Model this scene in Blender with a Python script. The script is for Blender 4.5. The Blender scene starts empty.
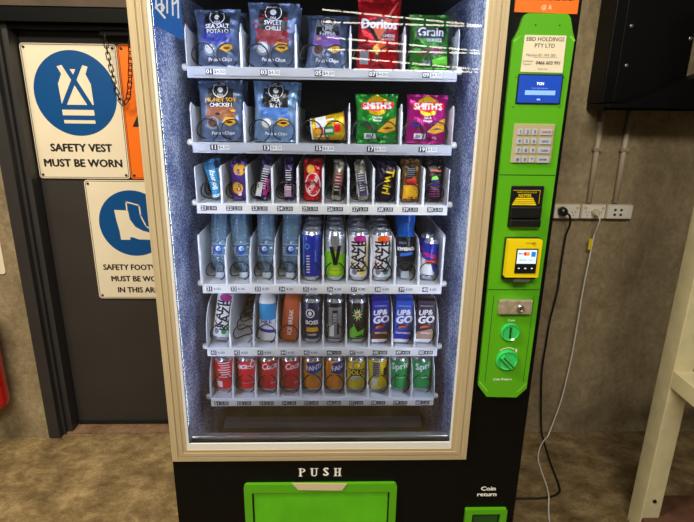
import bpy, bmesh, math, random
from mathutils import Vector, Matrix, Euler
random.seed(7)
PI = math.pi
SC = bpy.context.scene
COL = SC.collection

# ---------------------------------------------------------------- camera
cam_d = bpy.data.cameras.new('camera')
cam_d.sensor_fit = 'HORIZONTAL'; cam_d.sensor_width = 36.0
cam_d.lens = 36.0 * 522.0 / 694.0
cam_d.clip_start = 0.02; cam_d.clip_end = 200
cam = bpy.data.objects.new('camera', cam_d); COL.objects.link(cam)
def cam_matrix(p, r, w):
    right = Vector((math.cos(w), -math.sin(w), 0))
    fwd = Vector((math.sin(w)*math.cos(p), math.cos(w)*math.cos(p), -math.sin(p)))
    up = right.cross(fwd)
    r2 = right*math.cos(r) + up*math.sin(r)
    u2 = -right*math.sin(r) + up*math.cos(r)
    return Matrix((r2, u2, -fwd)).transposed()
m4 = cam_matrix(math.radians(17.18), math.radians(0.835), math.radians(1.892)).to_4x4()
m4.translation = Vector((0, -1.40, 1.60))
cam.matrix_world = m4
SC.camera = cam

# ---------------------------------------------------------------- world, lights, exposure
SC.view_settings.view_transform = 'Standard'
SC.view_settings.look = 'None'
SC.view_settings.gamma = 1.0
SC.view_settings.exposure = 0.30
SC.view_settings.use_curve_mapping = False
w = bpy.data.worlds.new('World'); SC.world = w; w.use_nodes = True
w.node_tree.nodes['Background'].inputs[0].default_value = (0.95, 0.90, 0.80, 1)
w.node_tree.nodes['Background'].inputs[1].default_value = 0.045
def area(name, loc, rot, sx, sy, power, col):
    d = bpy.data.lights.new(name, 'AREA'); d.shape = 'RECTANGLE'; d.size = sx; d.size_y = sy
    d.energy = power; d.color = col
    o = bpy.data.objects.new(name, d); COL.objects.link(o); o.location = loc; o.rotation_euler = rot
    return o
area('ceiling_light_left', (-1.5, -0.9, 3.3), (math.radians(12), math.radians(-6), 0), 1.2, 0.5, 80, (1.0, 0.88, 0.66))
area('front_fill_light', (0.1, -2.3, 3.1), (math.radians(48), 0, 0), 1.6, 0.4, 60, (1.0, 0.93, 0.80))  # added fill from the front, brightens the goods behind the glass

# ---------------------------------------------------------------- materials
MATS = {}
def s2l(c): return tuple(((x/255.0)/12.92 if x/255.0 <= 0.04045 else ((x/255.0+0.055)/1.055)**2.4) for x in c)
def mat(name, rgb, rough=0.5, metal=0.0, emit=0.0, bump=0.0, bscale=60.0, vary=0.0, vscale=8.0, coat=0.0, spec=0.5):
    if name in MATS: return MATS[name]
    m = bpy.data.materials.new(name); m.use_nodes = True
    nt = m.node_tree; b = nt.nodes['Principled BSDF']
    c = s2l(rgb)
    b.inputs['Base Color'].default_value = (*c, 1)
    b.inputs['Roughness'].default_value = rough
    b.inputs['Metallic'].default_value = metal
    b.inputs['Coat Weight'].default_value = coat
    b.inputs['Specular IOR Level'].default_value = spec
    if emit > 0:
        b.inputs['Emission Color'].default_value = (*c, 1); b.inputs['Emission Strength'].default_value = emit
    tc = nt.nodes.new('ShaderNodeTexCoord')
    if vary > 0:
        n = nt.nodes.new('ShaderNodeTexNoise'); n.inputs['Scale'].default_value = vscale; n.inputs['Detail'].default_value = 5
        nt.links.new(tc.outputs['Object'], n.inputs['Vector'])
        r = nt.nodes.new('ShaderNodeValToRGB')
        r.color_ramp.elements[0].position = 0.3; r.color_ramp.elements[1].position = 0.7
        r.color_ramp.elements[0].color = (*[x*(1-vary) for x in c], 1)
        r.color_ramp.elements[1].color = (*[min(1, x*(1+vary)) for x in c], 1)
        nt.links.new(n.outputs['Fac'], r.inputs['Fac']); nt.links.new(r.outputs['Color'], b.inputs['Base Color'])
    if bump > 0:
        n = nt.nodes.new('ShaderNodeTexNoise'); n.inputs['Scale'].default_value = bscale; n.inputs['Detail'].default_value = 4
        nt.links.new(tc.outputs['Object'], n.inputs['Vector'])
        bp = nt.nodes.new('ShaderNodeBump'); bp.inputs['Strength'].default_value = bump; bp.inputs['Distance'].default_value = 0.01
        nt.links.new(n.outputs['Fac'], bp.inputs['Height']); nt.links.new(bp.outputs['Normal'], b.inputs['Normal'])
    MATS[name] = m
    return m

def concrete(name, dark, mid, light, stretch=(1, 1, 1), rough=0.85, s1=2.2, s2=45):
    m = bpy.data.materials.new(name); m.use_nodes = True; nt = m.node_tree; b = nt.nodes['Principled BSDF']
    b.inputs['Roughness'].default_value = rough
    tc = nt.nodes.new('ShaderNodeTexCoord'); mp = nt.nodes.new('ShaderNodeMapping'); mp.inputs['Scale'].default_value = stretch
    nt.links.new(tc.outputs['Object'], mp.inputs['Vector'])
    n1 = nt.nodes.new('ShaderNodeTexNoise'); n1.inputs['Scale'].default_value = s1; n1.inputs['Detail'].default_value = 12; n1.inputs['Roughness'].default_value = 0.74; n1.inputs['Distortion'].default_value = 0.15
    n2 = nt.nodes.new('ShaderNodeTexNoise'); n2.inputs['Scale'].default_value = s2; n2.inputs['Detail'].default_value = 6; n2.inputs['Roughness'].default_value = 0.7
    for n in (n1, n2): nt.links.new(mp.outputs['Vector'], n.inputs['Vector'])
    r = nt.nodes.new('ShaderNodeValToRGB')
    r.color_ramp.elements[0].position = 0.33; r.color_ramp.elements[0].color = (*s2l(dark), 1)
    r.color_ramp.elements[1].position = 0.70; r.color_ramp.elements[1].color = (*s2l(light), 1)
    e = r.color_ramp.elements.new(0.5); e.color = (*s2l(mid), 1)
    nt.links.new(n1.outputs['Fac'], r.inputs['Fac'])
    mx = nt.nodes.new('ShaderNodeMix'); mx.data_type = 'RGBA'; mx.blend_type = 'OVERLAY'; mx.inputs[0].default_value = 0.55
    nt.links.new(r.outputs['Color'], mx.inputs[6]); nt.links.new(n2.outputs['Fac'], mx.inputs[7])
    # small dark pits
    v = nt.nodes.new('ShaderNodeTexVoronoi'); v.inputs['Scale'].default_value = 28; nt.links.new(tc.outputs['Object'], v.inputs['Vector'])
    rr = nt.nodes.new('ShaderNodeValToRGB'); rr.color_ramp.elements[0].position = 0.03; rr.color_ramp.elements[1].position = 0.09
    rr.color_ramp.elements[0].color = (0.45, 0.45, 0.45, 1)
    nt.links.new(v.outputs['Distance'], rr.inputs['Fac'])
    m2 = nt.nodes.new('ShaderNodeMix'); m2.data_type = 'RGBA'; m2.blend_type = 'MULTIPLY'; m2.inputs[0].default_value = 0.8
    nt.links.new(mx.outputs[2], m2.inputs[6]); nt.links.new(rr.outputs['Color'], m2.inputs[7])
    nt.links.new(m2.outputs[2], b.inputs['Base Color'])
    bp = nt.nodes.new('ShaderNodeBump'); bp.inputs['Strength'].default_value = 0.5; bp.inputs['Distance'].default_value = 0.01
    nt.links.new(n2.outputs['Fac'], bp.inputs['Height']); nt.links.new(bp.outputs['Normal'], b.inputs['Normal'])
    MATS[name] = m
    return m
M_floor = concrete('floor_concrete', (84, 66, 38), (132, 110, 72), (184, 160, 116), stretch=(1, 1.25, 1), s1=8.0, s2=90, rough=0.8)
M_wall = concrete('wall_concrete', (112, 98, 72), (144, 128, 98), (170, 154, 122), stretch=(1, 1, 0.8), s1=3.0)
M_sill = concrete('sill_concrete', (92, 66, 48), (128, 98, 74), (150, 122, 92), s1=9)

def grained(name, c1, c2, axis_scale, rough=0.45, metal=0.2):
    m = bpy.data.materials.new(name); m.use_nodes = True; nt = m.node_tree; b = nt.nodes['Principled BSDF']
    b.inputs['Roughness'].default_value = rough; b.inputs['Metallic'].default_value = metal
    tc = nt.nodes.new('ShaderNodeTexCoord'); mp = nt.nodes.new('ShaderNodeMapping'); mp.inputs['Scale'].default_value = axis_scale
    nt.links.new(tc.outputs['Object'], mp.inputs['Vector'])
    n = nt.nodes.new('ShaderNodeTexNoise'); n.inputs['Scale'].default_value = 1.0; n.inputs['Detail'].default_value = 5
    nt.links.new(mp.outputs['Vector'], n.inputs['Vector'])
    r = nt.nodes.new('ShaderNodeValToRGB'); r.color_ramp.elements[0].position = 0.35; r.color_ramp.elements[1].position = 0.65
    r.color_ramp.elements[0].color = (*s2l(c1), 1); r.color_ramp.elements[1].color = (*s2l(c2), 1)
    nt.links.new(n.outputs['Fac'], r.inputs['Fac']); nt.links.new(r.outputs['Color'], b.inputs['Base Color'])
    MATS[name] = m
    return m
M_frame_v = grained('frame_aluminium_upright', (186, 168, 134), (206, 188, 152), (420, 420, 3))
M_frame_h = grained('frame_aluminium_rail', (178, 160, 128), (200, 182, 148), (3, 420, 420))

def speckle(name, base, spot, blue):
    m = bpy.data.materials.new(name); m.use_nodes = True; nt = m.node_tree; b = nt.nodes['Principled BSDF']
    b.inputs['Roughness'].default_value = 0.45
    tc = nt.nodes.new('ShaderNodeTexCoord')
    n = nt.nodes.new('ShaderNodeTexNoise'); n.inputs['Scale'].default_value = 150; n.inputs['Detail'].default_value = 2; n.inputs['Roughness'].default_value = 0.7
    n2 = nt.nodes.new('ShaderNodeTexNoise'); n2.inputs['Scale'].default_value = 7; n2.inputs['Detail'].default_value = 4
    for q in (n, n2): nt.links.new(tc.outputs['Object'], q.inputs['Vector'])
    a = nt.nodes.new('ShaderNodeMath'); a.operation = 'MULTIPLY_ADD'; a.inputs[1].default_value = 0.45; 
    nt.links.new(n2.outputs['Fac'], a.inputs[0]); nt.links.new(n.outputs['Fac'], a.inputs[2])
    r = nt.nodes.new('ShaderNodeValToRGB')
    r.color_ramp.elements[0].position = 0.60; r.color_ramp.elements[0].color = (*s2l(blue), 1)
    r.color_ramp.elements[1].position = 0.83; r.color_ramp.elements[1].color = (*s2l(spot), 1)
    e = r.color_ramp.elements.new(0.71); e.color = (*s2l(base), 1)
    nt.links.new(a.outputs[0], r.inputs['Fac']); nt.links.new(r.outputs['Color'], b.inputs['Base Color'])
    bp = nt.nodes.new('ShaderNodeBump'); bp.inputs['Strength'].default_value = 0.35; bp.inputs['Distance'].default_value = 0.004
    nt.links.new(n.outputs['Fac'], bp.inputs['Height']); nt.links.new(bp.outputs['Normal'], b.inputs['Normal'])
    MATS[name] = m
    return m
M_side = speckle('frosted_liner', (128, 144, 186), (232, 238, 250), (46, 66, 130))

def glassy(name, tint, gloss=1.0, rough=0.0, ior=1.5, alpha=None, body=None):
    """clear sheet: transparent tint plus a Fresnel mirror, optionally a share of diffuse body"""
    m = bpy.data.materials.new(name); m.use_nodes = True; nt = m.node_tree
    for n in list(nt.nodes): nt.nodes.remove(n)
    out = nt.nodes.new('ShaderNodeOutputMaterial')
    t = nt.nodes.new('ShaderNodeBsdfTransparent'); t.inputs[0].default_value = (*tint, 1)
    g = nt.nodes.new('ShaderNodeBsdfGlossy'); g.inputs['Roughness'].default_value = rough
    f = nt.nodes.new('ShaderNodeFresnel'); f.inputs[0].default_value = ior
    src = t
    if body:
        d = nt.nodes.new('ShaderNodeBsdfDiffuse'); d.inputs[0].default_value = (*s2l(body), 1)
        mx0 = nt.nodes.new('ShaderNodeMixShader'); mx0.inputs[0].default_value = alpha
        nt.links.new(t.outputs[0], mx0.inputs[1]); nt.links.new(d.outputs[0], mx0.inputs[2]); src = mx0
    mx = nt.nodes.new('ShaderNodeMixShader')
    nt.links.new(f.outputs[0], mx.inputs[0]); nt.links.new(src.outputs[0], mx.inputs[1]); nt.links.new(g.outputs[0], mx.inputs[2])
    nt.links.new(mx.outputs[0], out.inputs[0])
    MATS[name] = m
    return m
M_glass = glassy('door_glass', (0.97, 0.98, 0.99), ior=1.5)
M_pet = glassy('clear_bottle_plastic', (0.80, 0.90, 0.97), rough=0.12, ior=1.5, alpha=0.24, body=(165, 205, 240))
M_sport = glassy('blue_drink', (0.05, 0.22, 0.55), rough=0.1, ior=1.45, alpha=0.62, body=(30, 95, 190))

BLK = mat('black_powder_coat', (7, 7, 8), 0.45, spec=0.15)
BLK2 = mat('black_plastic', (16, 16, 18), 0.35)
RUB = mat('black_rubber', (14, 14, 14), 0.6)
LIN = mat('dark_liner', (26, 27, 32), 0.5, vary=0.3, vscale=30)
DOOR = mat('charcoal_door_paint', (50, 46, 44), 0.5, vary=0.08, vscale=5, bump=0.05)
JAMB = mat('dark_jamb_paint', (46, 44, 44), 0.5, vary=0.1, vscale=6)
TRAYM = mat('tray_enamel', (232, 234, 238), 0.4)
TRAYG = mat('tray_grey_strip', (176, 178, 184), 0.4, metal=0.2)
ALU = mat('brushed_metal', (170, 170, 168), 0.3, metal=0.9)
STEEL = mat('worn_steel', (190, 176, 154), 0.4, metal=0.5, vary=0.3, vscale=60)
LED = mat('led_strip', (222, 232, 255), 0.5, emit=34.0)
GASK = mat('white_gasket', (225, 225, 222), 0.5)
GREEN = mat('lime_green_panel', (86, 172, 18), 0.35, coat=0.2)
GREEN2 = mat('lime_green_scuffed', (92, 190, 24), 0.4, vary=0.14, vscale=9)
GREENG = mat('green_translucent', (52, 200, 96), 0.12, coat=0.6)
GREEND = mat('dark_green', (24, 82, 30), 0.3)
YEL = mat('yellow_reader', (240, 212, 10), 0.35)
WHITE = mat('white_plastic', (232, 228, 218), 0.4)
CREAM = mat('cream_plastic', (214, 196, 160), 0.45)
SIGNW = mat('sign_white', (226, 214, 190), 0.45, vary=0.04, vscale=6)
SIGNB = mat('sign_blue', (0, 72, 134), 0.4)
SIGNK = mat('sign_black', (18, 16, 16), 0.5)
ORANGE = mat('sign_orange', (240, 112, 10), 0.45)
PAPER = mat('paper', (232, 222, 196), 0.7)
RED = mat('extinguisher_red', (190, 14, 18), 0.25, coat=0.4)
RACK = mat('rack_beige_paint', (206, 196, 156), 0.5, vary=0.1, vscale=14)
RUST = mat('brown_timber', (96, 62, 44), 0.8, vary=0.3, vscale=20)
COND = mat('grey_conduit', (186, 172, 146), 0.5)
WIRE = mat('coil_black', (12, 12, 14), 0.3, spec=0.5)
TWHITE = mat('white_print', (245, 245, 245), 0.5)

# ---------------------------------------------------------------- mesh builder
class MB:
    def __init__(s): s.v = []; s.f = []; s.m = []; s.mats = []; s.sm = []
    def mi(s, m):
        if m not in s.mats: s.mats.append(m)
        return s.mats.index(m)
    def add(s, vs, fs, m, smooth=False, T=None):
        o = len(s.v); k = s.mi(m)
        for p in vs:
            p = Vector(p)
            s.v.append(T @ p if T else p)
        for f in fs:
            s.f.append([i+o for i in f]); s.m.append(k); s.sm.append(smooth)
        return s
    def box(s, x0, x1, y0, y1, z0, z1, m, T=None):
        vs = [(x0,y0,z0),(x1,y0,z0),(x1,y1,z0),(x0,y1,z0),(x0,y0,z1),(x1,y0,z1),(x1,y1,z1),(x0,y1,z1)]
        return s.add(vs, [(0,3,2,1),(4,5,6,7),(0,1,5,4),(1,2,6,5),(2,3,7,6),(3,0,4,7)], m, False, T)
    def prism_xz(s, pts, y0, y1, m, T=None, m_front=None):
        """outline in x,z extruded from y0 (front) to y1"""
        n = len(pts)
        vs = [(x, y0, z) for x, z in pts] + [(x, y1, z) for x, z in pts]
        s.add(vs, [tuple(range(n)), tuple(range(2*n-1, n-1, -1))], m_front or m, False, T)
        s.add(vs, [(i, i+n, (i+1) % n + n, (i+1) % n) for i in range(n)], m, False, T)
        return s
    def prism_yz(s, pts, x0, x1, m, T=None):
        n = len(pts)
        vs = [(x0, y, z) for y, z in pts] + [(x1, y, z) for y, z in pts]
        s.add(vs, [tuple(range(n)), tuple(range(2*n-1, n-1, -1))] + [(i, i+n, (i+1) % n + n, (i+1) % n) for i in range(n)], m, False, T)
        return s
    def lathe(s, prof, m, seg=24, T=None, smooth=True, zoned=None):
        """prof: (r,z[,mat]) from bottom up around z; each ring segment may carry its own material"""
        for k in range(len(prof)-1):
            a, b = prof[k], prof[k+1]; mm = a[2] if len(a) > 2 else m
            vs = []; fs = []
            for i in range(seg):
                t = 2*PI*i/seg; c, d = math.cos(t), math.sin(t)
                vs.append((a[0]*c, a[0]*d, a[1])); vs.append((b[0]*c, b[0]*d, b[1]))
            for i in range(seg):
                j = (i+1) % seg; fs.append((2*i, 2*j, 2*j+1, 2*i+1))
            s.add(vs, fs, mm, smooth, T)
        for e, fl in ((prof[0], True), (prof[-1], False)):
            if e[0] > 1e-6:
                vs = [(e[0]*math.cos(2*PI*i/seg), e[0]*math.sin(2*PI*i/seg), e[1]) for i in range(seg)]
                idx = tuple(range(seg)); mm = (prof[0][2] if fl and len(prof[0]) > 2 else (prof[-2][2] if len(prof[-2]) > 2 and not fl else m))
                s.add(vs, [idx[::-1] if fl else idx], mm, False, T)
        return s
    def tube(s, path, r, m, seg=8, closed=False, T=None):
        P = [Vector(p) for p in path]; n = len(P); vs = []; fs = []
        up = Vector((0, 0, 1)); prev = None
        for i in range(n):
            if closed: t = (P[(i+1) % n] - P[i-1]).normalized()
            else: t = (P[min(i+1, n-1)] - P[max(i-1, 0)]).normalized()
            if prev is None:
                a = up if abs(t.z) < 0.9 else Vector((1, 0, 0)); u = t.cross(a).normalized()
            else:
                u = (prev - t*prev.dot(t)).normalized()
            prev = u; w_ = t.cross(u)
            for k in range(seg):
                an = 2*PI*k/seg; vs.append(P[i] + (u*math.cos(an) + w_*math.sin(an))*r)
        for i in range(n if closed else n-1):
            j = (i+1) % n
            for k in range(seg):
                l = (k+1) % seg; fs.append((i*seg+k, i*seg+l, j*seg+l, j*seg+k))
        if not closed:
            fs.append(tuple(range(seg))[::-1]); fs.append(tuple((n-1)*seg+k for k in range(seg)))
        return s.add(vs, fs, m, True, T)
    def build(s, name, parent=None, bevel=0.0, loc=None, seg=2):
        me = bpy.data.meshes.new(name); me.from_pydata([tuple(v) for v in s.v], [], s.f)
        for m in s.mats: me.materials.append(m)
        for p, k, q in zip(me.polygons, s.m, s.sm): p.material_index = k; p.use_smooth = q
        me.validate(); me.update()
        o = bpy.data.objects.new(name, me); COL.objects.link(o)
        if parent: o.parent = parent
        if loc: o.location = loc
        if bevel > 0:
            b = o.modifiers.new('bevel', 'BEVEL'); b.width = bevel; b.segments = seg; b.limit_method = 'ANGLE'; b.angle_limit = math.radians(40)
        return o

def thing(name, label, cat, loc=(0, 0, 0), group=None, rot=None):
    o = bpy.data.objects.new(name, None); o.empty_display_size = 0.05; COL.objects.link(o); o.location = loc
    if rot: o.rotation_euler = rot
    return tag(o, label, cat, group)
def tag(o, label, cat, group=None):
    o['label'] = label; o['category'] = cat
    if group: o['group'] = group
    return o
def struct(mb, name, **k):
    o = mb.build(name, **k); o['kind'] = 'structure'; return o

# flat shapes -------------------------------------------------------------
_tc = {}
def text2d(s, size, bold=0.0, align='CENTER', sx=1.0, shear=0.0):
    key = (s, size, bold, align, sx, shear)
    if key in _tc: return _tc[key]
    cu = bpy.data.curves.new('t', 'FONT'); cu.body = s; cu.size = size; cu.align_x = align; cu.align_y = 'CENTER'
    cu.resolution_u = 2; cu.offset = bold; cu.shear = shear; cu.fill_mode = 'FRONT'
    ob = bpy.data.objects.new('t', cu); COL.objects.link(ob)
    dg = bpy.context.evaluated_depsgraph_get(); e = ob.evaluated_get(dg); me = e.to_mesh()
    r = ([(v.co.x*sx, v.co.y) for v in me.vertices], [tuple(p.vertices) for p in me.polygons if p.normal.z > 0.3 or True])
    e.to_mesh_clear(); bpy.data.objects.remove(ob); bpy.data.curves.remove(cu)
    _tc[key] = r
    return r
def place2d(shape, cx, cz, rot=0.0):
    v, f = shape; c, s_ = math.cos(rot), math.sin(rot)
    return ([(cx + x*c - y*s_, cz + x*s_ + y*c) for x, y in v], f)
def ell(cx, cz, rx, rz, n=24): 
    return ([(cx + rx*math.cos(2*PI*i/n), cz + rz*math.sin(2*PI*i/n)) for i in range(n)], [tuple(range(n))])
def rect(x0, x1, z0, z1): return ([(x0, z0), (x1, z0), (x1, z1), (x0, z1)], [(0, 1, 2, 3)])
def poly(*pts): return (list(pts), [tuple(range(len(pts)))])
def ring(cx, cz, r, t, n=28):
    v = []; f = []
    for i in range(n):
        a = 2*PI*i/n; v += [(cx+r*math.cos(a), cz+r*math.sin(a)), (cx+(r-t)*math.cos(a), cz+(r-t)*math.sin(a))]
    for i in range(n): j = (i+1) % n; f.append((2*i, 2*j, 2*j+1, 2*i+1))
    return (v, f)
def rrect(x0, x1, z0, z1, r, n=5):
    pts = []
    for cx, cz, a0 in ((x1-r, z1-r, 0), (x0+r, z1-r, 90), (x0+r, z0+r, 180), (x1-r, z0+r, 270)):
        for i in range(n+1):
            a = math.radians(a0 + 90*i/n); pts.append((cx+r*math.cos(a), cz+r*math.sin(a)))
    return pts
def flat(y):                      # surface: a vertical plane facing -y
    return lambda u, v, d: Vector((u, y-d, v))
def cyl(rf):                      # surface: upright lathe, u = arc length from the front
    def S(u, v, d):
        r = rf(v) if callable(rf) else rf
        a = u/r; return Vector(((r+d)*math.sin(a), -(r+d)*math.cos(a), v))
    return S
def decal(mb, shape, S, m, layer=1, cell=0.0, T=None, step=0.00035):
    """prints a flat shape on a surface S(u,v,offset)"""
    v, f = shape
    if cell > 0:
        bm = bmesh.new(); bv = [bm.verts.new((x, y, 0)) for x, y in v]
        for q in f:
            try: bm.faces.new([bv[i] for i in q])
            except ValueError: pass
        for ax in (0, 1):
            lo = min(p[ax] for p in v); hi = max(p[ax] for p in v); k = math.floor(lo/cell)+1
            while k*cell < hi:
                co = [0, 0, 0]; no = [0, 0, 0]; co[ax] = k*cell; no[ax] = 1
                bmesh.ops.bisect_plane(bm, geom=bm.verts[:]+bm.edges[:]+bm.faces[:], plane_co=co, plane_no=no); k += 1
        bm.verts.index_update()
        vs = [S(q.co.x, q.co.y, layer*step) for q in bm.verts]; fs = [tuple(x.index for x in q.verts) for q in bm.faces]; bm.free()
    else:
        vs = [S(x, y, layer*step) for x, y in v]; fs = f
    mb.add(vs, fs, m, False, T)

def text_on(mb, s, cx, cz, size, S, m, layer=1, cell=0.0, bold=0.0, rot=0.0, sx=1.0, shear=0.0, align='CENTER'):
    sh = text2d(s, size, 0.0, align, sx, shear); k = 0
    for dx, dz in (((0, 0),) if bold <= 0 else ((0, 0), (bold, 0), (-bold, 0), (0, bold*0.7), (0, -bold*0.7))):
        decal(mb, place2d(sh, cx+dx, cz+dz, rot), S, m, layer+0.05*k, cell); k += 1

def smoothpath(pts, n=6):
    P = [Vector(p) for p in pts]; out = []
    for i in range(len(P)-1):
        p0, p1, p2, p3 = P[max(i-1, 0)], P[i], P[i+1], P[min(i+2, len(P)-1)]
        for k in range(n):
            t = k/n
            out.append(0.5*((2*p1) + (p2-p0)*t + (2*p0-5*p1+4*p2-p3)*t*t + (-p0+3*p1-3*p2+p3)*t**3))
    out.append(P[-1]); return out

# ================================================================ STRUCTURE
WY = 0.85
b = MB(); b.box(-4.5, 5.0, -8.0, WY+0.3, -0.12, 0.0, M_floor); struct(b, 'floor')
DX0, DX1, DZ = -1.30, -0.20, 1.86
b = MB()   # back wall with the door opening
b.box(-4.5, -1.365, WY-0.025, WY+0.25, 0, 3.6, M_wall)
b.box(-1.365, -0.13, WY, WY+0.25, 2.2, 3.6, M_wall)
b.box(-0.13, 5.0, WY, WY+0.25, 0, 3.6, M_wall)
struct(b, 'wall_back')
b = MB(); b.box(-1.365, -0.13, WY+0.002, WY+0.25, 0.0, 0.006, M_sill); struct(b, 'trim_1')
b = MB(); b.box(-1.364, -0.131, WY-0.02, WY+0.24, 1.927, 2.199, mat('lintel_shade_brown', (70, 54, 40), 0.7, vary=0.3)); struct(b, 'trim_3')  # dark brown band paints in the shade on the wall over the door
b = MB()  # steel door jamb, stepped
for s, x in ((1, -1.365), (-1, -0.13)):
    for d0, d1, y0 in ((0, 0.052, 0.815), (0.052, 0.066, 0.845), (0.066, 0.09, 0.865)):
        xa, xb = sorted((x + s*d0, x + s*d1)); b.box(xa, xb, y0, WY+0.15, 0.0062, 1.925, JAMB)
b.box(-1.313, -0.182, 0.835, WY+0.15, 1.873, 1.925, BLK)  # both head strips black: the shade up here is put into the colour
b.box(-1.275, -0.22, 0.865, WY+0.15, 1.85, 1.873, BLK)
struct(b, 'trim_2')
b = MB(); b.box(-1.273, -0.222, 0.932, 0.975, 0.016, 1.848, DOOR); struct(b, 'door_1', bevel=0.002)
b = MB(); b.box(-1.273, -0.222, 0.918, 0.931, 0.016, 0.026, RUB)
o = b.build('door_seal', parent=bpy.data.objects['door_1'])

# ================================================================ SIGNS ON THE DOOR
SY = 0.922
def sign(name, label, x0, x1, z0, z1, cat='sign', m=None, loc_y=SY, th=0.004):
    t = thing(name, label, cat, ((x0+x1)/2, loc_y, z0))
    w_, h_ = (x1-x0)/2, z1-z0
    p = MB(); p.prism_xz(rrect(-w_, w_, 0, h_, 0.014), 0, th, m or SIGNW)
    return t, p, w_, h_
S0 = flat(0.0)
def border(p, w_, h_, m=SIGNK, i0=0.004, i1=0.0062):
    a = rrect(-w_+i0, w_-i0, i0, h_-i0, 0.012); c = rrect(-w_+i1, w_-i1, i1, h_-i1, 0.010); n = len(a)
    decal(p, (a+c, [(i, (i+1) % n, (i+1) % n+n, i+n) for i in range(n)]), S0, m)
def screws(t, w_, h_):
    for x in (-w_+0.016, w_-0.016):
        for z in (0.016, h_-0.016):
            q = MB(); q.lathe([(0.0055, 0), (0.0055, 0.002), (0.003, 0.0035)], SIGNK, 12, Matrix.Translation((x, -0.0004, z)) @ Matrix.Rotation(PI/2, 4, 'X'))
            q.build('screw', t)
t, p, w_, h_ = sign('safety_vest_sign', 'white and blue safety vest must be worn sign on dark door', -1.269, -0.880, 1.254, 1.803)
border(p, w_, h_)
K = 0.00413; q0 = (0.006, 0.353)
pp = lambda *pts: poly(*[(q0[0]+x*K, q0[1]-z*K) for x, z in pts])
decal(p, ell(q0[0], q0[1], 0.170, 0.171, 56), S0, SIGNB)
decal(p, pp((-15, 10.6), (-16, -9.5), (-11.5, -19), (-15, -26), (-9.5, -27.5), (-5, -23.5), (5.5, -23.5), (10, -27.5), (15.5, -26), (12.5, -19), (16.5, -9.5), (17, 10.6)), S0, SIGNW, 2)
decal(p, pp((-10.5, -28.5), (-5.2, -28.5), (16, 11), (10.6, 11)), S0, SIGNB, 3)
decal(p, pp((11, -28.5), (5.7, -28.5), (-15.5, 11), (-10.2, 11)), S0, SIGNB, 3.5)
decal(p, pp((-15.5, 21), (16.5, 21), (16.5, 15.5), (-15.5, 15.5)), S0, SIGNW, 2)
decal(p, pp((-15, 29), (16.5, 29), (16.5, 25.7), (-15, 25.7)), S0, SIGNW, 2)
text_on(p, 'SAFETY VEST', 0.0, 0.130, 0.0455, S0, SIGNK, bold=0.0022, sx=1.0)
text_on(p, 'MUST BE WORN', 0.0, 0.065, 0.0455, S0, SIGNK, bold=0.0022, sx=1.0)
p.build('sign_panel', t); screws(t, w_, h_)

t, p, w_, h_ = sign('safety_footwear_sign', 'white and blue safety footwear sign, partly behind the vending machine', -1.083, -0.694, 0.693, 1.248)
border(p, w_, h_)
K = 0.0043; q0 = (0.0, 0.36)
decal(p, ell(0, 0.36, 0.151, 0.151, 56), S0, SIGNB)
decal(p, pp((-18, -14.5), (-4, -14), (-3, -4.5), (2, 3.5), (-4.5, 14.6), (-5, 17.5), (-14.5, 17.5), (-15, 8.5), (-17, -3.5)), S0, SIGNW, 2)
decal(p, pp((2, 3.5), (9, 7.5), (16, 9.5), (21, 12.5), (21, 17.5), (4, 17), (-1, 15), (-4.5, 14.6)), S0, SIGNW, 2)
b2 = [(-5, -15), (-5, -23), (8, -19.5), (8.5, -8.5), (13, 2.5), (19, 7), (24, 10)]
for (xa, za), (xb, zb) in zip(b2[:-1], b2[1:]):
    d = Vector((xb-xa, zb-za)).normalized()*0.7; n_ = Vector((-d.y, d.x))
    decal(p, pp((xa-n_.x-d.x, za-n_.y-d.y), (xa+n_.x-d.x, za+n_.y-d.y), (xb+n_.x+d.x, zb+n_.y+d.y), (xb-n_.x+d.x, zb-n_.y+d.y)), S0, SIGNW, 3)
text_on(p, 'SAFETY FOOTWEAR', 0.0, 0.152, 0.0375, S0, SIGNK, bold=0.0016, sx=0.93)
text_on(p, 'MUST BE WORN', 0.0, 0.096, 0.0375, S0, SIGNK, bold=0.0016, sx=0.93)
text_on(p, 'IN THIS AREA', 0.0, 0.041, 0.0375, S0, SIGNK, bold=0.0016, sx=0.93)
p.build('sign_panel', t); screws(t, w_, h_)

t, p, w_, h_ = sign('warning_sign', 'orange warning sign hung behind the chain beside the vending machine', -0.877, -0.50, 1.254, 1.803, m=ORANGE)
border(p, w_, h_)
decal(p, poly((-w_+0.030, 0.222), (w_-0.03, 0.222), (0.0, 0.52)), S0, SIGNK)
decal(p, poly((-w_+0.075, 0.246), (w_-0.075, 0.246), (0.0, 0.46)), S0, ORANGE, 2)
p.build('sign_panel', t); screws(t, w_, h_)

# notices at the far left on the concrete
t, p, w_, h_ = sign('wall_notice', 'white notice corner on concrete at the left edge, upper of two', -1.72, -1.412, 1.165, 1.50, loc_y=0.820)
border(p, w_, h_); decal(p, rect(-w_+0.02, w_-0.02, 0.03, 0.034), S0, SIGNK); p.build('sign_panel', t)
t, p, w_, h_ = sign('wall_notice', 'white notice with red ring at the left edge, above the fire extinguisher', -1.68, -1.428, 0.845, 1.045, loc_y=0.820)
decal(p, ring(0.045, 0.105, 0.06, 0.012), S0, RED); decal(p, rect(0.02, 0.075, 0.10, 0.11), S0, RED, 2); p.build('sign_panel', t)

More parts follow.
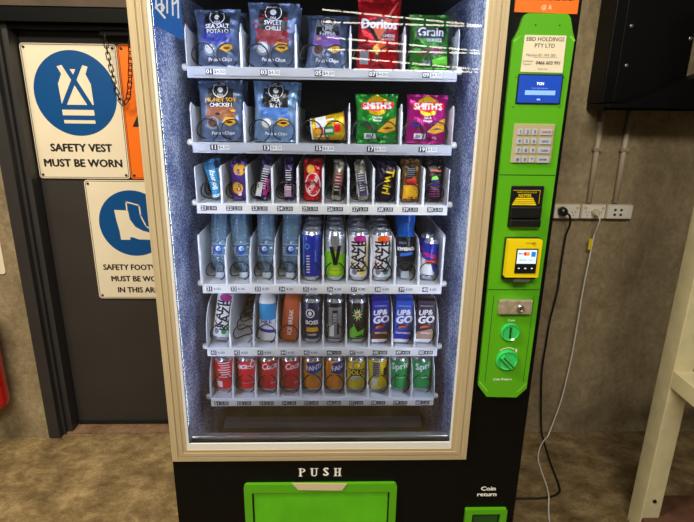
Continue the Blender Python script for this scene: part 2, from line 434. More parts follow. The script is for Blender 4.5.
# ---- fire extinguisher
t = thing('fire_extinguisher', 'red fire extinguisher on the concrete wall at the left edge', 'fire extinguisher', (-1.542, 0.738, 0.235))
b = MB(); b.lathe([(0.05, 0.0), (0.064, 0.008), (0.068, 0.03), (0.068, 0.40), (0.060, 0.445), (0.040, 0.475), (0.020, 0.485), (0.020, 0.50)], RED, 32)
decal(b, rect(-0.08, 0.09, 0.30, 0.36), cyl(0.068), SIGNW, 1, 0.008)
decal(b, rect(-0.08, 0.09, 0.12, 0.125), cyl(0.068), SIGNK, 1, 0.008)
text_on(b, 'FIRE', 0.03, 0.22, 0.04, cyl(0.068), SIGNW, 2, 0.006)
b.build('cylinder_body', t)
b = MB(); b.lathe([(0.022, 0.501), (0.026, 0.51), (0.026, 0.53), (0.015, 0.545)], BLK2, 16); b.build('valve', t)
b = MB(); b.box(-0.012, 0.012, -0.10, 0.02, 0.562, 0.570, BLK2); b.box(-0.012, 0.012, -0.10, 0.02, 0.590, 0.598, BLK2, Matrix.Rotation(0.05, 4, 'X')); b.box(-0.012, 0.012, -0.01, 0.02, 0.546, 0.60, BLK2); b.build('handle', t)
b = MB(); b.tube(smoothpath([(-0.02, 0, 0.53), (-0.07, 0, 0.52), (-0.085, 0, 0.45), (-0.083, 0, 0.30), (-0.08, 0, 0.15)]), 0.009, RUB); b.build('hose', t)
b = MB(); b.box(-0.02, 0.02, 0.069, 0.087, 0.30, 0.50, BLK2); b.build('bracket', t)

# ---- chain over the orange sign
t = thing('hanging_chain', 'dark steel chain hanging in a loop over the orange sign', 'chain', (-0.87, 0.88, 1.57))
cp = smoothpath([(-0.905, 0.0, 1.845), (-0.900, 0, 1.76), (-0.889, 0.0, 1.671), (-0.879, 0.0, 1.605), (-0.862, 0.0, 1.574), (-0.840, 0.0, 1.590), (-0.826, 0.0, 1.645), (-0.815, 0.0, 1.72), (-0.80, 0.0, 1.845)], 40)
L = 0; last = None; k = 0; b = MB()
for i, q in enumerate(cp):
    if last is None or (q-last).length >= 0.0215:
        nx = cp[min(i+6, len(cp)-1)] - cp[max(i-6, 0)]
        ang = math.atan2(nx.z, nx.x)
        pts = []
        for a in range(14):
            th = 2*PI*a/14; x_ = math.copysign(0.0095, math.cos(th)) + 0.0060*math.cos(th); y_ = 0.0078*math.sin(th)
            pts.append((x_, y_ if k % 2 == 0 else y_*0.5, 0.0 if k % 2 == 0 else y_*0.9))
        T = Matrix.Translation((q.x+0.87, 0.0, q.z-1.57)) @ Matrix.Rotation(-ang, 4, 'Y') @ Matrix.Rotation(PI/2, 4, 'X')
        b.tube(pts, 0.0022, STEEL if False else WIRE, 6, True, T); last = q; k += 1
b.build('chain_links', t)
b = MB(); b.box(-0.05, 0.085, -0.006, 0.036, 0.262, 0.281, BLK); b.build('mounting_bracket', t)

# ================================================================ RIGHT SIDE: cabinet, conduits, outlets, cables, rack
t = thing('electrical_cabinet', 'black steel cabinet on the concrete wall above the conduits', 'cabinet', (1.27, 0.848, 1.60))
b = MB(); b.box(-0.205, 0.115, -0.13, 0.0, 0.0, 0.62, BLK); b.build('cabinet_body', t, bevel=0.004)
b = MB(); b.box(-0.165, 0.108, -0.136, -0.131, 0.005, 0.615, BLK); b.build('cabinet_door', t, bevel=0.003)
for x, z in ((-0.14, 0.28), (-0.135, 0.14), (0.095, 0.24)):
    b = MB(); b.lathe([(0.007, 0), (0.007, 0.004), (0.004, 0.006), (0, 0.0065)], ALU, 12, Matrix.Translation((x, -0.1365, z)) @ Matrix.Rotation(PI/2, 4, 'X')); b.build('bolt', t)
# steel shelf bracket sloping up beneath the cabinet
b = MB(); b.prism_xz([(1.045, 1.585), (1.045, 1.598), (1.10, 1.6), (1.33, 1.690), (2.1, 1.96), (2.1, 1.585)], 0.60, 0.70, BLK)
b.box(1.067, 2.1, 0.7, 0.846, 1.575, 1.598, BLK)
tag(b.build('wall_shelf', bevel=0.002), 'black sloping steel shelf bracket under the black cabinet', 'shelf')

for x, lb in ((1.134, 'grey vertical conduit above the white corded outlet, left of two'), (1.252, 'grey vertical conduit above the four holed plate, right of two')):
    t = thing('conduit', lb, 'conduit', (x, 0.838, 1.182), group=None)
    b = MB(); b.tube([(0, 0, 0), (0, 0, 0.392)], 0.0115, COND, 14); b.build('pipe', t)
    b = MB(); b.box(-0.018, 0.018, -0.0135, 0.011, 0.222, 0.236, STEEL); b.build('saddle_clip', t, bevel=0.002)

def outlet(x0, x1, label, kind):
    t = thing('power_outlet', label, 'power outlet', ((x0+x1)/2, 0.848, 1.113))
    w_ = (x1-x0)/2
    p = MB(); p.box(-w_, w_, -0.026, 0.0, 0.0, 0.064, CREAM); p.build('mounting_block', t, bevel=0.002)
    p = MB(); p.box(-w_+0.003, w_-0.003, -0.033, -0.0265, 0.003, 0.061, WHITE)
    S = flat(-0.033)
    if kind == 'gpo':
        for cx in (-w_*0.5, w_*0.5):
            for dx, dz, rr in ((-0.007, 0.004, 0.5), (0.007, 0.004, -0.5), (0, -0.010, 0)):
                decal(p, place2d(rect(-0.0012, 0.0012, -0.004, 0.004), cx+dx, 0.026+dz, rr), S, SIGNK)
        p.build('face_plate', t, bevel=0.0015)
        for cx in (-w_*0.72, w_*0.72):
            q = MB(); q.box(cx-0.006, cx+0.006, -0.037, -0.0335, 0.045, 0.055, CREAM); q.build('switch', t, bevel=0.001)
    else:
        for dx in (-0.022, 0.005):
            for dz in (0.020, 0.041): decal(p, ell(dx, dz, 0.006, 0.006, 16), S, SIGNK)
        p.build('face_plate', t, bevel=0.0015)
    return t
outlet(0.975, 1.092, 'white double power outlet with a black plug, beside the machine', 'gpo')
outlet(1.097, 1.205, 'white double power outlet with a white cord, middle of three', 'gpo')
outlet(1.210, 1.326, 'white blank plate with four dark holes, rightmost of three', 'holes')

t = thing('power_cable', 'black power cable from the wall outlet down to the floor', 'cable', (1.02, 0.80, 1.14))
b = MB(); b.lathe([(0.020, 0.0), (0.020, 0.018), (0.016, 0.030), (0.008, 0.034)], BLK2, 20, Matrix.Translation((-0.012, 0.0145, 0.008)) @ Matrix.Rotation(PI/2, 4, 'X')); b.build('plug', t)
pts = [(1.012, 0.783, 1.146), (1.028, 0.776, 1.135), (1.046, 0.80, 1.09), (1.049, 0.83, 1.03), (1.046, 0.83, 0.896), (1.047, 0.83, 0.775), (1.031, 0.83, 0.625), (1.028, 0.83, 0.496), (1.026, 0.83, 0.363), (1.042, 0.828, 0.197), (1.06, 0.825, 0.05), (1.060, 0.79, 0.006), (1.024, 0.613, 0.006), (0.997, 0.445, 0.006), (0.964, 0.402, 0.006), (0.91, 0.385, 0.006), (0.844, 0.381, 0.006), (0.70, 0.387, 0.006), (0.55, 0.42, 0.006)]
b = MB(); b.tube(smoothpath([(x-1.02, y-0.80, z-1.14) for x, y, z in pts], 8), 0.0045, RUB, 8); b.build('cord', t)

t = thing('extension_cord', 'thin white cord hanging from the middle outlet to the floor', 'cord', (1.15, 0.80, 1.14))
b = MB(); b.lathe([(0.016, 0.0), (0.016, 0.016), (0.010, 0.028), (0.006, 0.03)], CREAM, 20, Matrix.Translation((0.005, 0.0145, 0.003)) @ Matrix.Rotation(PI/2, 4, 'X')); b.build('plug', t)
pts = [(1.155, 0.788, 1.14), (1.162, 0.775, 1.12), (1.168, 0.80, 1.07), (1.171, 0.82, 1.03), (1.166, 0.82, 0.924), (1.160, 0.82, 0.779), (1.159, 0.82, 0.63), (1.157, 0.82, 0.475), (1.150, 0.82, 0.341), (1.138, 0.82, 0.203), (1.120, 0.82, 0.101), (1.090, 0.80, 0.018), (1.06, 0.77, 0.012), (1.018, 0.716, 0.014), (0.979, 0.642, 0.005), (0.961, 0.559, 0.004), (0.948, 0.469, 0.004), (0.925, 0.385, 0.013), (0.905, 0.335, 0.005), (0.877, 0.255, 0.004), (0.84, 0.10, 0.004)]
b = MB(); b.tube(smoothpath([(x-1.15, y-0.80, z-1.14) for x, y, z in pts], 8), 0.0032, WHITE, 8); b.build('cord', t)
b = MB(); b.box(-0.002, 0.012, 0.010, 0.012, -0.165, -0.115, YEL); b.build('yellow_tag', t)

# ---- beige rack at the right
t = thing('storage_rack', 'beige painted steel rack post and side rail at the right edge', 'rack', (1.20, 0.195, 0.0))
b = MB(); b.box(0, 0.072, 0, 0.077, 0, 2.1, RACK); b.build('post', t, bevel=0.003)
b = MB(); b.box(0, 0.072, -1.2, -0.0005, 0.645, 0.71, RACK); b.build('side_rail', t, bevel=0.003)
b = MB(); b.box(0, 0.072, -1.272, -1.2005, 0, 2.1, RACK); b.build('post', t, bevel=0.003)
b = MB(); b.box(0.0725, 1.3, 0.01, 0.07, 0.655, 0.70, BLK); b.build('cross_beam', t)
for z in (0.155,): 
    b = MB(); b.lathe([(0.008, 0), (0.007, 0.004), (0, 0.005)], SIGNK, 12, Matrix.Translation((0.038, -0.0003, z)) @ Matrix.Rotation(PI/2, 4, 'X')); b.build('bolt', t)
bo = [(1.2015, -0.6), (2.4, -0.6), (2.4, 0.31), (1.2735, 0.31), (1.2735, 0.1935), (1.2015, 0.1935)]
b = MB(); b.add([(x, y, 0.0) for x, y in bo]+[(x, y, 0.08) for x, y in bo], [(5, 4, 3, 2, 1, 0), (6, 7, 8, 9, 10, 11)]+[(i, (i+1) % 6, (i+1) % 6+6, i+6) for i in range(6)], RUST); tag(b.build('timber_board', bevel=0.004), 'brown timber board on the floor at the foot of the rack', 'board')

# ================================================================ VENDING MACHINE
VX0, VX1, VT = -0.494, 0.616, 1.96
VM = thing('vending_machine', 'tall black glass front vending machine stocked with snacks and drinks', 'vending machine', (0, 0, 0))
IL, IR, IB, IT, IY = -0.452, 0.402, 0.30, 1.90, 0.74
b = MB()
b.box(VX0, IL-0.002, 0.0, 0.80, 0.0, VT, BLK)
b.box(IR+0.002, VX1, 0.0, 0.80, 0.0, VT, BLK)
b.box(IL-0.002, IR+0.002, IY+0.002, 0.80, 0.0, VT, BLK)
b.box(IL-0.002, IR+0.002, 0.0, IY+0.002, IT+0.002, VT, BLK)
b.box(IL-0.002, IR+0.002, 0.0, IY+0.002, 0.0, IB-0.002, BLK)
b.box(IL-0.002, IR+0.002, 0.0, 0.03, IB-0.002, 0.540, BLK)
b.build('cabinet', VM)
b = MB(); b.box(IL-0.0015, IL, 0.031, IY, IB, IT, M_side); b.build('side_liner', VM)
b = MB(); b.box(IR, IR+0.0015, 0.031, IY, IB, IT, M_side); b.build('side_liner', VM)
b = MB(); b.box(IL, IR, IY-0.001, IY+0.001, IB, IT, LIN); b.box(IL, IR, 0.031, IY-0.002, IT-0.001, IT+0.001, LIN); b.build('back_liner', VM)
b = MB(); b.box(IL, IR, 0.031, IY-0.002, IB-0.001, IB+0.002, LIN); b.box(IL+0.02, IR-0.02, 0.46, 0.50, IB+0.003, IB+0.03, TRAYG); b.build('chute_floor', VM)

# glass door frame, mitred stepped profile
XL, XR, ZB, ZT = -0.4905, 0.4340, 0.5115, 1.93
def framed(i0, i1, y0, y1, mv, mh, b):
    a = [(XL+i0[0], ZB+i0[1]), (XR-i0[2], ZB+i0[1]), (XR-i0[2], ZT-i0[1]), (XL+i0[0], ZT-i0[1])]
    c = [(XL+i1[0], ZB+i1[1]), (XR-i1[2], ZB+i1[1]), (XR-i1[2], ZT-i1[1]), (XL+i1[0], ZT-i1[1])]
    for k, m in ((0, mh), (1, mv), (2, mh), (3, mv)):
        l = (k+1) % 4; b.prism_xz([a[k], a[l], c[l], c[k]], y0, y1, m)
b = MB()
framed((0, 0, 0), (0.018, 0.014, 0.018), -0.012, -0.001, M_frame_v, M_frame_h, b)
framed((0.018, 0.014, 0.018), (0.022, 0.017, 0.022), -0.007, -0.001, M_frame_v, M_frame_h, b)
framed((0.022, 0.017, 0.022), (0.034, 0.028, 0.036), -0.011, -0.001, M_frame_v, M_frame_h, b)
framed((0.034, 0.028, 0.036), (0.045, 0.038, 0.050), -0.008, -0.001, M_frame_v, M_frame_h, b)
b.build('door_frame', VM, bevel=0.0008)
b = MB(); framed((0.045, 0.038, 0.050), (0.054, 0.060, 0.056), -0.006, -0.0005, GASK, GASK, b); b.build('gasket', VM)
b = MB(); b.box(-0.440, 0.381, 0.004, 0.009, 0.562, 1.88, M_glass); b.build('glass_pane', VM)
b = MB(); b.box(-0.440, 0.382, 0.036, 0.060, 0.541, 0.566, ALU); b.box(-0.440, 0.382, 0.060, 0.075, 0.541, 0.552, ALU); b.build('glass_track', VM, bevel=0.002)
# blue promotional sticker inside the glass, top left corner
b = MB(); BLU = mat('sticker_blue', (10, 100, 190), 0.4); S = flat(0.0115)
b.prism_xz([(-0.436, 1.770), (-0.369, 1.735), (-0.366, 1.872), (-0.436, 1.872)], 0.0115, 0.0122, BLU)
for k in range(5):
    x = -0.43+k*0.013; decal(b, poly((x, 1.775-k*0.005+0.03), (x+0.004, 1.775-k*0.005+0.03), (x-0.004+0.012, 1.775+0.085), (x+0.004, 1.775+0.085)), S, TWHITE)
text_on(b, 'P', -0.412, 1.80, 0.05, S, TWHITE, 2, rot=0.7); text_on(b, 'S', -0.388, 1.83, 0.05, S, TWHITE, 2, rot=0.7)
b.build('promotional_sticker', VM)
# LED strips in the front corners
for x0, x1 in ((-0.4505, -0.4485), (0.3985, 0.4005)):
    b = MB(); b.box(x0, x1, 0.0345, 0.0465, 0.60, 1.86, LED); o = b.build('light_strip', VM)
    xa, xb = (x0, x0+0.0058) if x0 < 0 else (x1-0.0058, x1)
    b = MB(); b.box(xa, xb, 0.0315, 0.0340, 0.58, 1.88, BLK2); b.build('strip_shade', VM)
b = MB(); b.box(-0.40, 0.35, 0.04, 0.052, 1.886, 1.892, LED); b.build('light_strip', VM)

# PUSH lettering with slab serifs
b = MB(); S = flat(0.0)
def slab(ch, cx, cz, h):
    w_ = h*0.62; t_ = h*0.20; x0, x1 = cx-w_/2, cx+w_/2; z0, z1 = cz-h/2, cz+h/2; sf = h*0.09; e = h*0.09
    def ser(x, z): decal(b, rect(x-t_/2-e, x+t_/2+e, z, z+sf), S, TWHITE, 2)
    if ch in 'PH': decal(b, rect(x0, x0+t_, z0, z1), S, TWHITE); ser(x0+t_/2, z0); ser(x0+t_/2, z1-sf)
    if ch == 'H':
        decal(b, rect(x1-t_, x1, z0, z1), S, TWHITE); ser(x1-t_/2, z0); ser(x1-t_/2, z1-sf); decal(b, rect(x0, x1, cz-sf/2, cz+sf/2), S, TWHITE)
    if ch == 'U':
        decal(b, rect(x0, x0+t_, z0+h*0.2, z1), S, TWHITE); ser(x0+t_/2, z1-sf); decal(b, rect(x1-t_*0.6, x1, z0+h*0.2, z1), S, TWHITE); ser(x1-t_*0.3, z1-sf)
        n = 10; o_ = [(cx+w_/2*math.cos(PI+PI*i/n), z0+h*0.25+h*0.25*math.sin(PI+PI*i/n)) for i in range(n+1)]
        i_ = [(cx+(w_/2-t_*0.8)*math.cos(PI+PI*i/n), z0+h*0.27+h*0.17*math.sin(PI+PI*i/n)) for i in range(n+1)]
        decal(b, (o_+i_, [(i, i+1, i+2+n, i+1+n) for i in range(n)]), S, TWHITE)
    if ch == 'P':
        n = 10; r0 = h*0.26
        o_ = [(x0+t_+(w_-t_)*math.cos(PI/2-PI*i/n)*1.0, z1-r0+r0*math.sin(PI/2-PI*i/n)) for i in range(n+1)]
        i_ = [(x0+t_+(w_-t_*1.9)*math.cos(PI/2-PI*i/n), z1-r0+(r0-sf)*math.sin(PI/2-PI*i/n)) for i in range(n+1)]
        decal(b, (o_+i_, [(i, i+1, i+2+n, i+1+n) for i in range(n)]), S, TWHITE)
for ch, x in (('P', -0.0865), ('U', -0.0495), ('H', 0.026)): slab(ch, x, 0.458, 0.031)
text_on(b, 'S', -0.0115, 0.458, 0.043, S, TWHITE, bold=0.0016, sx=0.95)
b.build('push_lettering', VM); b = MB()
text_on(b, 'Coin', 0.521, 0.388, 0.022, S, TWHITE, bold=0.0010, sx=1.15)
text_on(b, 'return', 0.518, 0.3655, 0.022, S, TWHITE, bold=0.0010, sx=1.15)
b.build('coin_return_lettering', VM)

# delivery flap
b = MB()
a = rrect(-0.274, 0.218, 0.13, 0.421, 0.012); c = rrect(-0.249, 0.195, 0.155, 0.388, 0.002); n = len(a)
for k in range(n):
    l = (k+1) % n; b.prism_xz([a[k], a[l], c[l], c[k]], -0.012, -0.0005, GREEN)
b.build('flap_surround', VM)
b = MB(); b.box(-0.244, 0.190, -0.006, -0.001, 0.158, 0.384, GREEN2)
b.box(-0.248, 0.194, -0.0045, -0.0008, 0.156, 0.3875, RUB)
fl = b.build('delivery_flap', VM, bevel=0.001)
b = MB(); b.prism_xz([(-0.120, 0.428), (0.056, 0.424), (0.040, 0.399), (-0.100, 0.402)], -0.0155, -0.0125, CREAM); b.build('flap_label', VM)
# coin return cup
b = MB()
a = rrect(0.449, 0.588, 0.17, 0.315, 0.006); c = rrect(0.472, 0.566, 0.19, 0.297, 0.003); n = len(a)
for k in range(n):
    l = (k+1) % n; b.prism_xz([a[k], a[l], c[l], c[k]], -0.014, -0.0005, GREEN)
b.box(0.472, 0.566, -0.003, -0.0008, 0.19, 0.297, BLK2); b.box(0.478, 0.560, -0.006, -0.003, 0.195, 0.285, GREEND)
b.build('coin_return_cup', VM)

# payment panel
PY = -0.014
out = [(0.449, 0.778), (0.4775, 0.740), (0.570, 0.737), (0.598, 0.768), (0.602, 1.60), (0.604, 1.752), (0.598, 1.765), (0.587, 1.800), (0.580, 1.8075), (0.5775, 1.8085), (0.4805, 1.8085), (0.475, 1.806), (0.470, 1.798), (0.463, 1.772), (0.457, 1.758), (0.450, 1.746), (0.449, 1.60)]
b = MB(); b.prism_xz(out, PY, -0.0005, GREEN)
S = flat(PY)
for z in (1.414, 1.088): decal(b, rect(0.449, 0.603, z-0.0012, z+0.0012), S, GREEND)
GRL = mat('green_edge', (128, 205, 70), 0.3)
for pts in ([(0.4505, 1.745), (0.466, 1.757), (0.470, 1.757), (0.454, 1.742)], [(0.606, 1.749), (0.594, 1.759), (0.589, 1.758), (0.603, 1.745)], [(0.450, 0.79), (0.478, 0.757), (0.480, 0.76), (0.452, 0.795)], [(0.597, 0.785), (0.571, 0.754), (0.569, 0.757), (0.596, 0.79)]):
    decal(b, poly(*pts), S, GRL)
for x in (0.502, 0.562): decal(b, ell(x, 1.782, 0.0022, 0.0022, 10), S, GREEND)
for xa, za in ((0.467, 1.588), (0.467, 1.66), (0.588, 1.588), (0.588, 1.66)): decal(b, rect(xa-0.003, xa+0.003, za-0.001, za+0.001), S, GREEND)
for xa in (0.468, 0.585): decal(b, rect(xa-0.0008, xa+0.0008, 0.79, 1.07), S, GREEND)
text_on(b, 'Coin', 0.527, 0.993, 0.010, S, TWHITE, bold=0.0003, sx=1.1)
text_on(b, 'Coin Return', 0.520, 0.800, 0.0105, S, TWHITE, bold=0.0003, sx=1.1)
for k in range(7):      # little arrow over the knob
    a0, a1 = math.radians(50+12*k), math.radians(62+12*k); r = 0.036
    decal(b, poly(*[(0.528+q*math.cos(a), 0.868+q*math.sin(a)) for q, a in ((r, a0), (r, a1), (r+0.002, a1), (r+0.002, a0))]), S, TWHITE)
decal(b, poly((0.553, 0.888), (0.545, 0.902), (0.555, 0.900)), S, TWHITE)
b.build('payment_panel', VM, bevel=0.001)
# orange sticker above
b = MB(); b.prism_xz([(0.449, 1.812), (0.607, 1.810), (0.607, 1.93), (0.449, 1.93)], -0.003, -0.0005, ORANGE)
S = flat(-0.003); text_on(b, 'COINS OR NOTES ONLY', 0.528, 1.843, 0.0125, S, SIGNK, bold=0.0003); text_on(b, '@ &', 0.528, 1.824, 0.014, S, PAPER); b.build('orange_sticker', VM)
# notice paper
NT = MB(); NT.prism_xz([(0.476, 1.673), (0.5835, 1.672), (0.582, 1.759), (0.4775, 1.759)], PY-0.0018, PY-0.0008, PAPER); S = flat(PY-0.0018)
text_on(NT, 'EBD HOLDINGS', 0.530, 1.7495, 0.0135, S, SIGNK, sx=1.0, bold=0.0001)
text_on(NT, 'PTY LTD', 0.530, 1.7345, 0.0135, S, SIGNK, bold=0.0001)
text_on(NT, 'Machine ID:  VM  003', 0.523, 1.7125, 0.0085, S, SIGNK); decal(NT, rect(0.503, 0.567, 1.7075, 1.7081), S, SIGNK)
text_on(NT, 'Customer', 0.492, 1.6985, 0.0065, S, SIGNK); text_on(NT, 'Support', 0.491, 1.6915, 0.0065, S, SIGNK)
text_on(NT, '0466 603 991', 0.544, 1.6945, 0.0115, S, SIGNK, bold=0.0003)
text_on(NT, 'Thank you', 0.531, 1.6805, 0.006, S, SIGNK); NT.build('notice_paper', VM)
# display
b = MB(); b.box(0.471, 0.5865, PY-0.004, PY-0.0006, 1.596, 1.668, BLK2); dsp = b.build('display', VM, bevel=0.001)
SCR = mat('display_blue', (24, 62, 160), 0.2, emit=0.55); SCR2 = mat('display_light', (120, 160, 225), 0.2, emit=0.7); SCRW = mat('display_white', (225, 235, 250), 0.2, emit=0.8)
b = MB(); b.box(0.474, 0.583, PY-0.0047, PY-0.0042, 1.599, 1.665, SCR); S = flat(PY-0.0047)
decal(b, rect(0.492, 0.570, 1.618, 1.629), S, SCR2); text_on(b, 'TCN', 0.529, 1.645, 0.009, S, SCRW, bold=0.0004); text_on(b, 'Please select your item', 0.529, 1.6345, 0.0045, S, SCR2)
text_on(b, '003', 0.529, 1.607, 0.006, S, SCRW); b.build('screen', dsp)
# keypad
KP = mat('keypad_plate', (176, 168, 128), 0.4); KEY = mat('key_grey', (178, 182, 196), 0.35); KEYB = mat('key_print', (40, 60, 150), 0.4)
b = MB(); b.box(0.474, 0.582, PY-0.004, PY-0.0006, 1.446, 1.547, KP); kp = b.build('keypad', VM, bevel=0.002)
lab = [['1', '2', '3', 'CANCEL'], ['4', '5', '6', 'BACK'], ['7', '8', '9', 'CLEAR'], ['#', '0', '*', 'ENTER']]
REDP = mat('red_print', (190, 30, 30), 0.4)
for r in range(4):
    for c in range(4):
        x = (0.484, 0.503, 0.522, 0.5435)[c]; wk = 0.0135 if c < 3 else 0.031; z = 1.534-0.0235*r
        b = MB(); b.box(x, x+wk, PY-0.0075, PY-0.0043, z-0.0155, z, KEY)
        text_on(b, lab[r][c], x+wk/2, z-0.0078, 0.012 if c < 3 else 0.0065, flat(PY-0.0075), REDP if (c == 3 and r == 0) else KEYB, bold=0.0003)
        b.build('key', kp, bevel=0.0008)
# note reader
b = MB(); b.box(0.484, 0.573, PY-0.006, PY-0.0006, 1.272, 1.386, BLK2)
b.box(0.487, 0.570, PY-0.016, PY-0.0062, 1.300, 1.330, BLK2); b.box(0.487, 0.570, PY-0.020, PY-0.0062, 1.276, 1.296, BLK2)
nr = b.build('note_reader', VM, bevel=0.002)
b = MB(); S = flat(PY-0.006)
decal(b, poly((0.489, 1.334), (0.556, 1.334), (0.545, 1.354), (0.499, 1.354)), S, YEL)
for z in (1.339, 1.344, 1.349): decal(b, rect(0.492, 0.553, z, z+0.001), S, SIGNK, 2)
text_on(b, 'NOTES', 0.522, 1.3595, 0.011, S, YEL, bold=0.0003); text_on(b, 'INSERT NOTES FACE UP', 0.527, 1.3685, 0.005, S, YEL); decal(b, rect(0.489, 0.563, 1.3735, 1.3745), S, YEL); decal(b, rect(0.562, 0.563, 1.338, 1.374), S, YEL)
b.build('note_label', nr)
# card reader
b = MB(); b.box(0.481, 0.577, PY-0.014, PY-0.0006, 1.124, 1.244, BLK2); cr = b.build('card_reader', VM, bevel=0.002)
b = MB(); b.box(0.482, 0.574, PY-0.036, PY-0.0142, 1.137, 1.2425, YEL)
text_on(b, 'TAP HERE', 0.540, 1.2345, 0.0055, flat(PY-0.036), SIGNK)
for a in (0.0025, 0.005): decal(b, ring(0.552, 1.2335+0.0, a, 0.0008, 12), flat(PY-0.036), SIGNK)
b.build('reader_casing', cr, bevel=0.008, seg=3)
b = MB(); b.box(0.505, 0.564, PY-0.0385, PY-0.0362, 1.150, 1.220, BLK2); S0_ = flat(PY-0.0385); S = lambda u, v, d: S0_(u-0.004, v, d)
SCW = mat('reader_screen', (190, 210, 235), 0.2, emit=0.7)
decal(b, rect(0.512, 0.565, 1.178, 1.217), S, SCW)
decal(b, ell(0.534, 1.206, 0.0055, 0.0055, 16), S, mat('card_red', (220, 40, 30), 0.3, emit=0.4), 2); decal(b, ell(0.541, 1.206, 0.0055, 0.0055, 16), S, mat('card_orange', (240, 150, 40), 0.3, emit=0.4), 3)
decal(b, rect(0.550, 0.562, 1.198, 1.212), S, mat('card_blue', (40, 120, 200), 0.3, emit=0.4), 2); text_on(b, 'PAY', 0.521, 1.206, 0.007, S, KEYB, 2, bold=0.0003)
text_on(b, 'PRESENT CARD', 0.538, 1.188, 0.0055, S, KEYB, 2)
for x in (0.520, 0.538, 0.556): decal(b, rect(x-0.0025, x+0.0025, 1.163, 1.166), S, SCW, 2)
b.build('reader_screen', cr)
b = MB(); b.box(0.508, 0.552, PY-0.0345, PY-0.020, 1.124, 1.1305, ALU); b.build('card_slot', cr)
# lock plate
b = MB(); b.box(0.482, 0.577, PY-0.016, PY-0.0006, 1.018, 1.060, STEEL); lp = b.build('lock_plate', VM, bevel=0.002)
b = MB(); b.lathe([(0.011, 0), (0.011, 0.004), (0.008, 0.006), (0.006, 0.004), (0, 0.004)], ALU, 20, Matrix.Translation((0.542, PY-0.0162, 0.037+1.0)) @ Matrix.Rotation(PI/2, 4, 'X')); b.box(0.5412, 0.5428, PY-0.0215, PY-0.0195, 1.033, 1.041, SIGNK); b.build('lock_cylinder', lp)
# coin slot and return knob
def disc(b, cx, cz, prof, m): b.lathe(prof, m, 28, Matrix.Translation((cx, PY-0.0006, cz)) @ Matrix.Rotation(PI/2, 4, 'X'))
b = MB(); disc(b, 0.526, 0.957, [(0.028, 0), (0.028, 0.006), (0.025, 0.009), (0.021, 0.006), (0, 0.006)], GREENG); b.box(0.5225, 0.5285, PY-0.0085, PY-0.007, 0.940, 0.974, GREEND); b.build('coin_slot', VM)
b = MB(); disc(b, 0.526, 0.866, [(0.033, 0), (0.033, 0.006), (0.029, 0.010), (0.025, 0.006), (0, 0.006)], GREENG)
T = Matrix.Translation((0.526, PY-0.008, 0.866)) @ Matrix.Rotation(math.radians(45), 4, 'Y')
b.box(-0.024, 0.024, -0.012, 0.0, -0.008, 0.008, GREENG, T); b.box(-0.022, 0.022, -0.0128, -0.012, -0.002, 0.002, GREEND, T); b.build('coin_return_knob', VM)

# ---------------------------------------------------------------- trays
TY0, TY1 = 0.200, 0.715
TX0, TX1 = -0.413, 0.365
ROWS = [  # strip centre z, deck z, columns, first number, step, divider kind, price
    (1.671, 1.6835, 5, 1, 2, 'low', '4.50'), (1.459, 1.4715, 5, 11, 2, 'low', '4.50'),
    (1.275, 1.2870, 10, 21, 1, 'square', '2.50'), (1.010, 1.0230, 10, 31, 1, 'slope', '4.00'),
    (0.782, 0.7960, 10, 41, 1, 'curve', '4.00'), (0.588, 0.6030, 10, 51, 1, 'curve', '3.00')]
COLX = [[TX0 + (TX1-TX0)*(i+0.5)/n for i in range(n)] for n in (5, 5, 10, 10, 10, 10)]
PROF = {'low': [(0.004, 0), (0.004, 0.095), (0.008, 0.110), (0.018, 0.118), (0.06, 0.105), (0.50, 0.09), (0.50, 0)],
        'square': [(0.004, 0), (0.004, 0.108), (0.008, 0.115), (0.50, 0.115), (0.50, 0)],
        'slope': [(0.004, 0), (0.006, 0.10), (0.012, 0.112), (0.045, 0.145), (0.50, 0.15), (0.50, 0)],
        'curve': [(0.004, 0), (0.004, 0.055), (0.012, 0.085), (0.030, 0.115), (0.060, 0.140), (0.10, 0.150), (0.50, 0.15), (0.50, 0)]}
def coil_mesh(r, cz, pitch, turns, wire=0.0021):
    """rings standing across the lane, joined along the tray; starts at the front"""
    pts = []; n = 26
    for k in range(turns):
        for i in range(n):
            a = i/n; th = 2*PI*a - PI/2
            e = max(0.0, (a-0.80)/0.20); y = k*pitch + pitch*(e*e*(3-2*e))
            y += 0.006*math.sin(th)      # rings lean back a little
            pts.append((r*math.cos(th), y, cz + r*math.sin(th)))
    pts = pts[2:]
    b = MB(); b.tube(pts, wire, WIRE, 6); return b
def copy_obj(o, parent, loc):
    c = o.copy(); COL.objects.link(c); c.parent = parent; c.location = loc; return c
BLKL = mat('number_label', (18, 20, 30), 0.5); PRL = mat('price_label', (228, 230, 228), 0.5)
